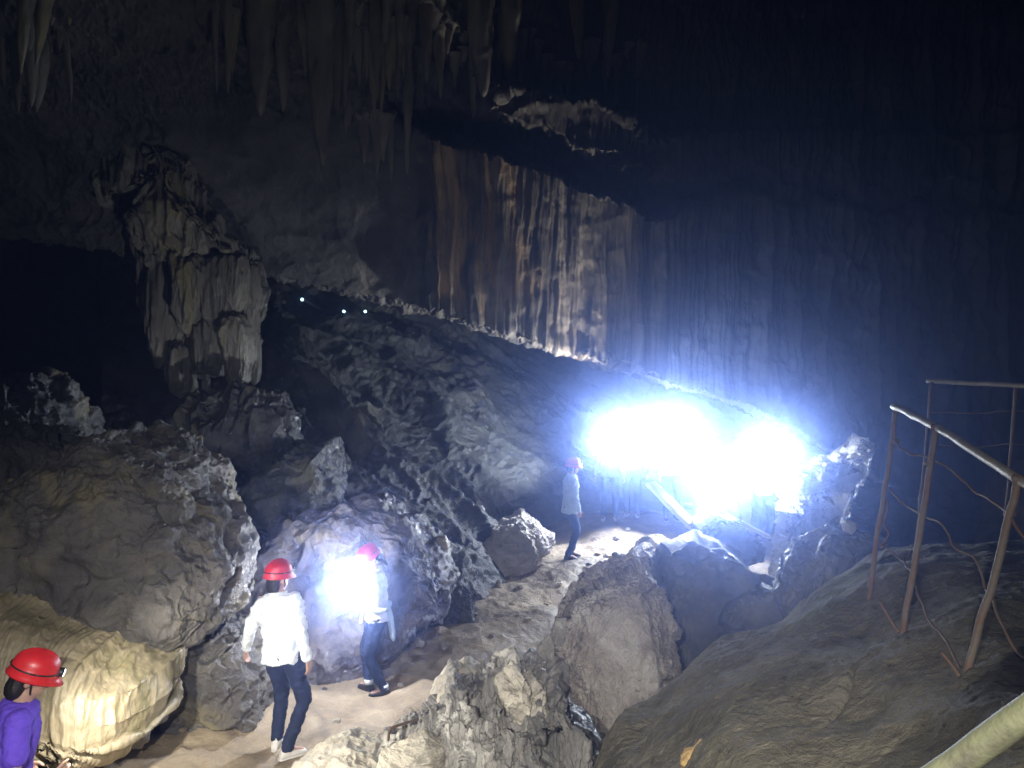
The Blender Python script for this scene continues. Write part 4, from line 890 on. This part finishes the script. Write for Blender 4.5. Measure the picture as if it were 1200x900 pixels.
for a, b in [((1127, 806, 3.1), (1120, 838, 3.02)), ((1127, 806, 3.1), (1134, 846, 3.0)), ((1127, 804, 3.1), (1146, 832, 3.02)), ((1054, 742, 4.0), (1030, 704, 4.15)), ((1126, 792, 3.1), (1104, 764, 3.2))]:
    tube('brace', dpath([a, b]), .008, M_rust, rl, n=7, samples=8, wob=.01)
p0 = Pw(1140, 630, 6.9)
r2 = empty('railing', p0, label='dim second railing with a level top rail farther back at the right edge', cat='railing')
tube('handrail', dpath([(1086, 446, 7.2), (1140, 449, 6.9), (1200, 452, 6.6), (1320, 458, 6.0)]), .022, M_pipe, r2, n=12, samples=20, wob=.008)
for a, b in [((1092, 448, 7.15), (1072, 660, 7.2)), ((1191, 453, 6.65), (1176, 650, 6.7)), ((1300, 458, 6.1), (1280, 660, 6.1))]:
    tube('post', dpath([a, b]), .016, M_rust, r2, n=10, samples=14, wob=.01)
for y in (484, 523): tube('wire', dpath([(1088, y-2, 7.15), (1140, y+1, 6.9), (1190, y-3, 6.65), (1300, y+4, 6.1)]), .006, M_rust, r2, n=7, samples=30, wob=.015)
p0 = Pw(1150, 868, 1.12)
r3 = empty('railing', p0, label='yellowish green pipe rail close to the camera in the bottom right corner', cat='railing')
tube('handrail', dpath([(980, 986, 1.3), (1108, 904, 1.17), (1160, 866, 1.12), (1230, 818, 1.06), (1420, 700, .95)]), .0215, M_near, r3, n=20, samples=30)
tube('post', dpath([(1400, 712, .955), (1400, 1500, .97)]), .022, M_near, r3, n=14, samples=10)
for (px_, py_, d_, rr_) in [(1050, 478, 4.63, .026), (1097, 501, 3.98, .026), (1193, 562, 3.1, .026), (1050, 517, 4.6, .022), (1087, 543, 4.0, .022), (1183, 602, 3.13, .022)]:
    Vs, Fs = cube_sphere(9); c_ = Pw(px_, py_, d_)-np.array(rl.location); v_ = Vs*np.array([rr_, rr_, rr_*.8]); v_ = v_*(1+.25*noise(v_*60, 'fbm', 1, 2, seed=px_))[:, None]
    obj('weld', raw_mesh('weld', v_+c_, Fs, M_rust), rl)
# bent iron bar in the foreground
tube('iron_bar', dpath([(455, 868, 4.75), (456, 858, 4.74), (459, 853, 4.74), (470, 849, 4.78), (490, 843, 4.86)]), .0085, M_rust, None, n=8, samples=22, label='bent rusty iron bar sticking out above the layered pale foreground rock', cat='iron bar')
M_wood = rock_mat('pale splintered timber', (.55, .5, .42), (.78, .74, .66), stretch=(1, 1, 1), rough=(.6, .9), bump=.6, bump_d=.01, fine=24)
def beam(name, a, b, w, h, label, mat, cat):
    A, B = Pw(*a), Pw(*b); T = B-A; Ln = np.linalg.norm(T); T /= Ln
    s = np.cross(T, [0, 0, 1.0]); s /= np.linalg.norm(s); u = np.cross(s, T)
    n = 40; V = []
    for k in range(n):
        c = A+T*Ln*k/(n-1)
        for (p, q) in ((-1, -.8), (-.8, -1), (.8, -1), (1, -.8), (1, .8), (.8, 1), (-.8, 1), (-1, .8)): V.append(c+s*w*p+u*h*q)
    V = np.array(V); m = 8
    V += np.stack([noise(V, 'fbm', 3.5, 3, seed=k) for k in range(3)], -1)*w*.28
    F = [(k*m+j, k*m+(j+1) % m, (k+1)*m+(j+1) % m, (k+1)*m+j) for k in range(n-1) for j in range(m)]
    F += [tuple(range(m-1, -1, -1)), tuple((n-1)*m+j for j in range(m))]
    me = raw_mesh(name, V-A, F, mat, smooth=False); o = obj(name, me, None, label, cat); o.location = A; return o
beam('timber_plank', (762, 566, 12.6), (831, 636, 11.4), .10, .035, 'long pale plank leaning down to the right under the glare', M_wood, 'plank')
beam('timber_plank', (846, 600, 12.2), (902, 630, 11.3), .03, .03, 'narrow pale batten lying on the angular block below the glare', M_wood, 'plank')
beam('timber_post', (874, 566, 12.2), (873, 622, 12.2), .07, .07, 'short upright post stub beneath the right hand glare', M_wood, 'post')
# three tiny lights high on the far slope
M_spark = plain_mat('tiny cold light', (.6, .9, .9), .4, emit=((.55, 1, .95), 5.0))

for (x, y, d, lb) in [(354, 351, 15.5, 'tiny cold light left of the pair, beneath the dark face'), (403, 365, 16.2, 'left one of the close pair of tiny cold lights under the lip'), (428, 365, 16.4, 'right one of the close pair of tiny cold lights under the lip')]:
    c = Pw(x, y, d)
    t = empty('small_lamp', c, label=lb, cat='lamp', group='tiny lights on the far slope')
    Vs, Fs = cube_sphere(8)
    obj('bulb', raw_mesh('bulb', Vs*.03, Fs, M_spark), t)
    Vt, Ft = tube_mesh([np.array([0, .02, 0.0]), np.array([0, .10, 0.0]), np.array([0, 1.6, -.1])], [.032, .03, .03], 10)
    obj('housing', raw_mesh('housing', Vt, Ft, M_dark), t)
# ================================================================== LIGHT AND AIR
w = bpy.data.worlds.new('World'); S.world = w; w.use_nodes = True
w.node_tree.nodes['Background'].inputs[0].default_value = (.4, .5, .7, 1)
w.node_tree.nodes['Background'].inputs[1].default_value = 0.0015
def lamp(name, loc, W, color=(1, 1, 1), target=None, angle=150, blend=.5, r=.03):
    ld = bpy.data.lights.new(name, 'SPOT' if target is not None else 'POINT'); ld.energy = W; ld.color = color; ld.shadow_soft_size = r
    if target is not None: ld.spot_size = math.radians(angle); ld.spot_blend = blend
    o = bpy.data.objects.new(name, ld); COL.objects.link(o); o.location = loc
    if target is not None:
        o.rotation_euler = (Vector(target)-Vector(loc)).to_track_quat('-Z', 'Y').to_euler()
    return o
COOL = (.80, .88, 1.0)
for loc, W in GLARE: lamp("headlamp_or_fill", loc, W, COOL, (-2.0, 4, -1.3), 108, .4)
for loc, W, col_, tgt, ang in HEADLIGHTS_AND_FILLS: lamp('headlamp_or_fill', loc, W, col_, tgt, ang, .8)  # worn and hand lamps, plus fills added only to brighten rock
# the light of the photographer's own phone, a hand's breadth below the lens
lamp('torch_light', (.06, .0, 3.335), TORCH_W, (1, .94, .80), (2.1, 4.0, 1.75), 84, .7, .004)
# air
Vb = np.array([(x, y, z) for z in (-4.2, 24) for y in (-6.5, 32) for x in (-18, 18)], float)
Fb = [(0, 2, 3, 1), (4, 5, 7, 6), (0, 1, 5, 4), (2, 6, 7, 3), (0, 4, 6, 2), (1, 3, 7, 5)]
mh = bpy.data.materials.new('cave air'); mh.use_nodes = True; nt = mh.node_tree; nt.nodes.clear()
out = nt.nodes.new('ShaderNodeOutputMaterial'); pv = nt.nodes.new('ShaderNodeVolumePrincipled')
pv.inputs['Color'].default_value = (.30, .44, 1.0, 1); pv.inputs['Density'].default_value = HAZE; pv.inputs['Anisotropy'].default_value = HAZE_G
nt.links.new(pv.outputs['Volume'], out.inputs['Volume'])
obj('haze', raw_mesh('haze', Vb, Fb, mh, smooth=False), kind='stuff')
S.view_settings.view_transform = 'Standard'; S.view_settings.look = 'None'; S.view_settings.exposure = 0; S.view_settings.gamma = 1
S.view_settings.use_curve_mapping = False
S.cycles.use_denoising = True; S.cycles.denoiser = 'OPENIMAGEDENOISE'; S.cycles.denoising_input_passes = 'RGB_ALBEDO_NORMAL'; S.cycles.denoising_prefilter = 'NONE'
S.cycles.max_bounces = 5; S.cycles.diffuse_bounces = 3; S.cycles.glossy_bounces = 2; S.cycles.volume_bounces = 0
S.cycles.sample_clamp_indirect = 4.0
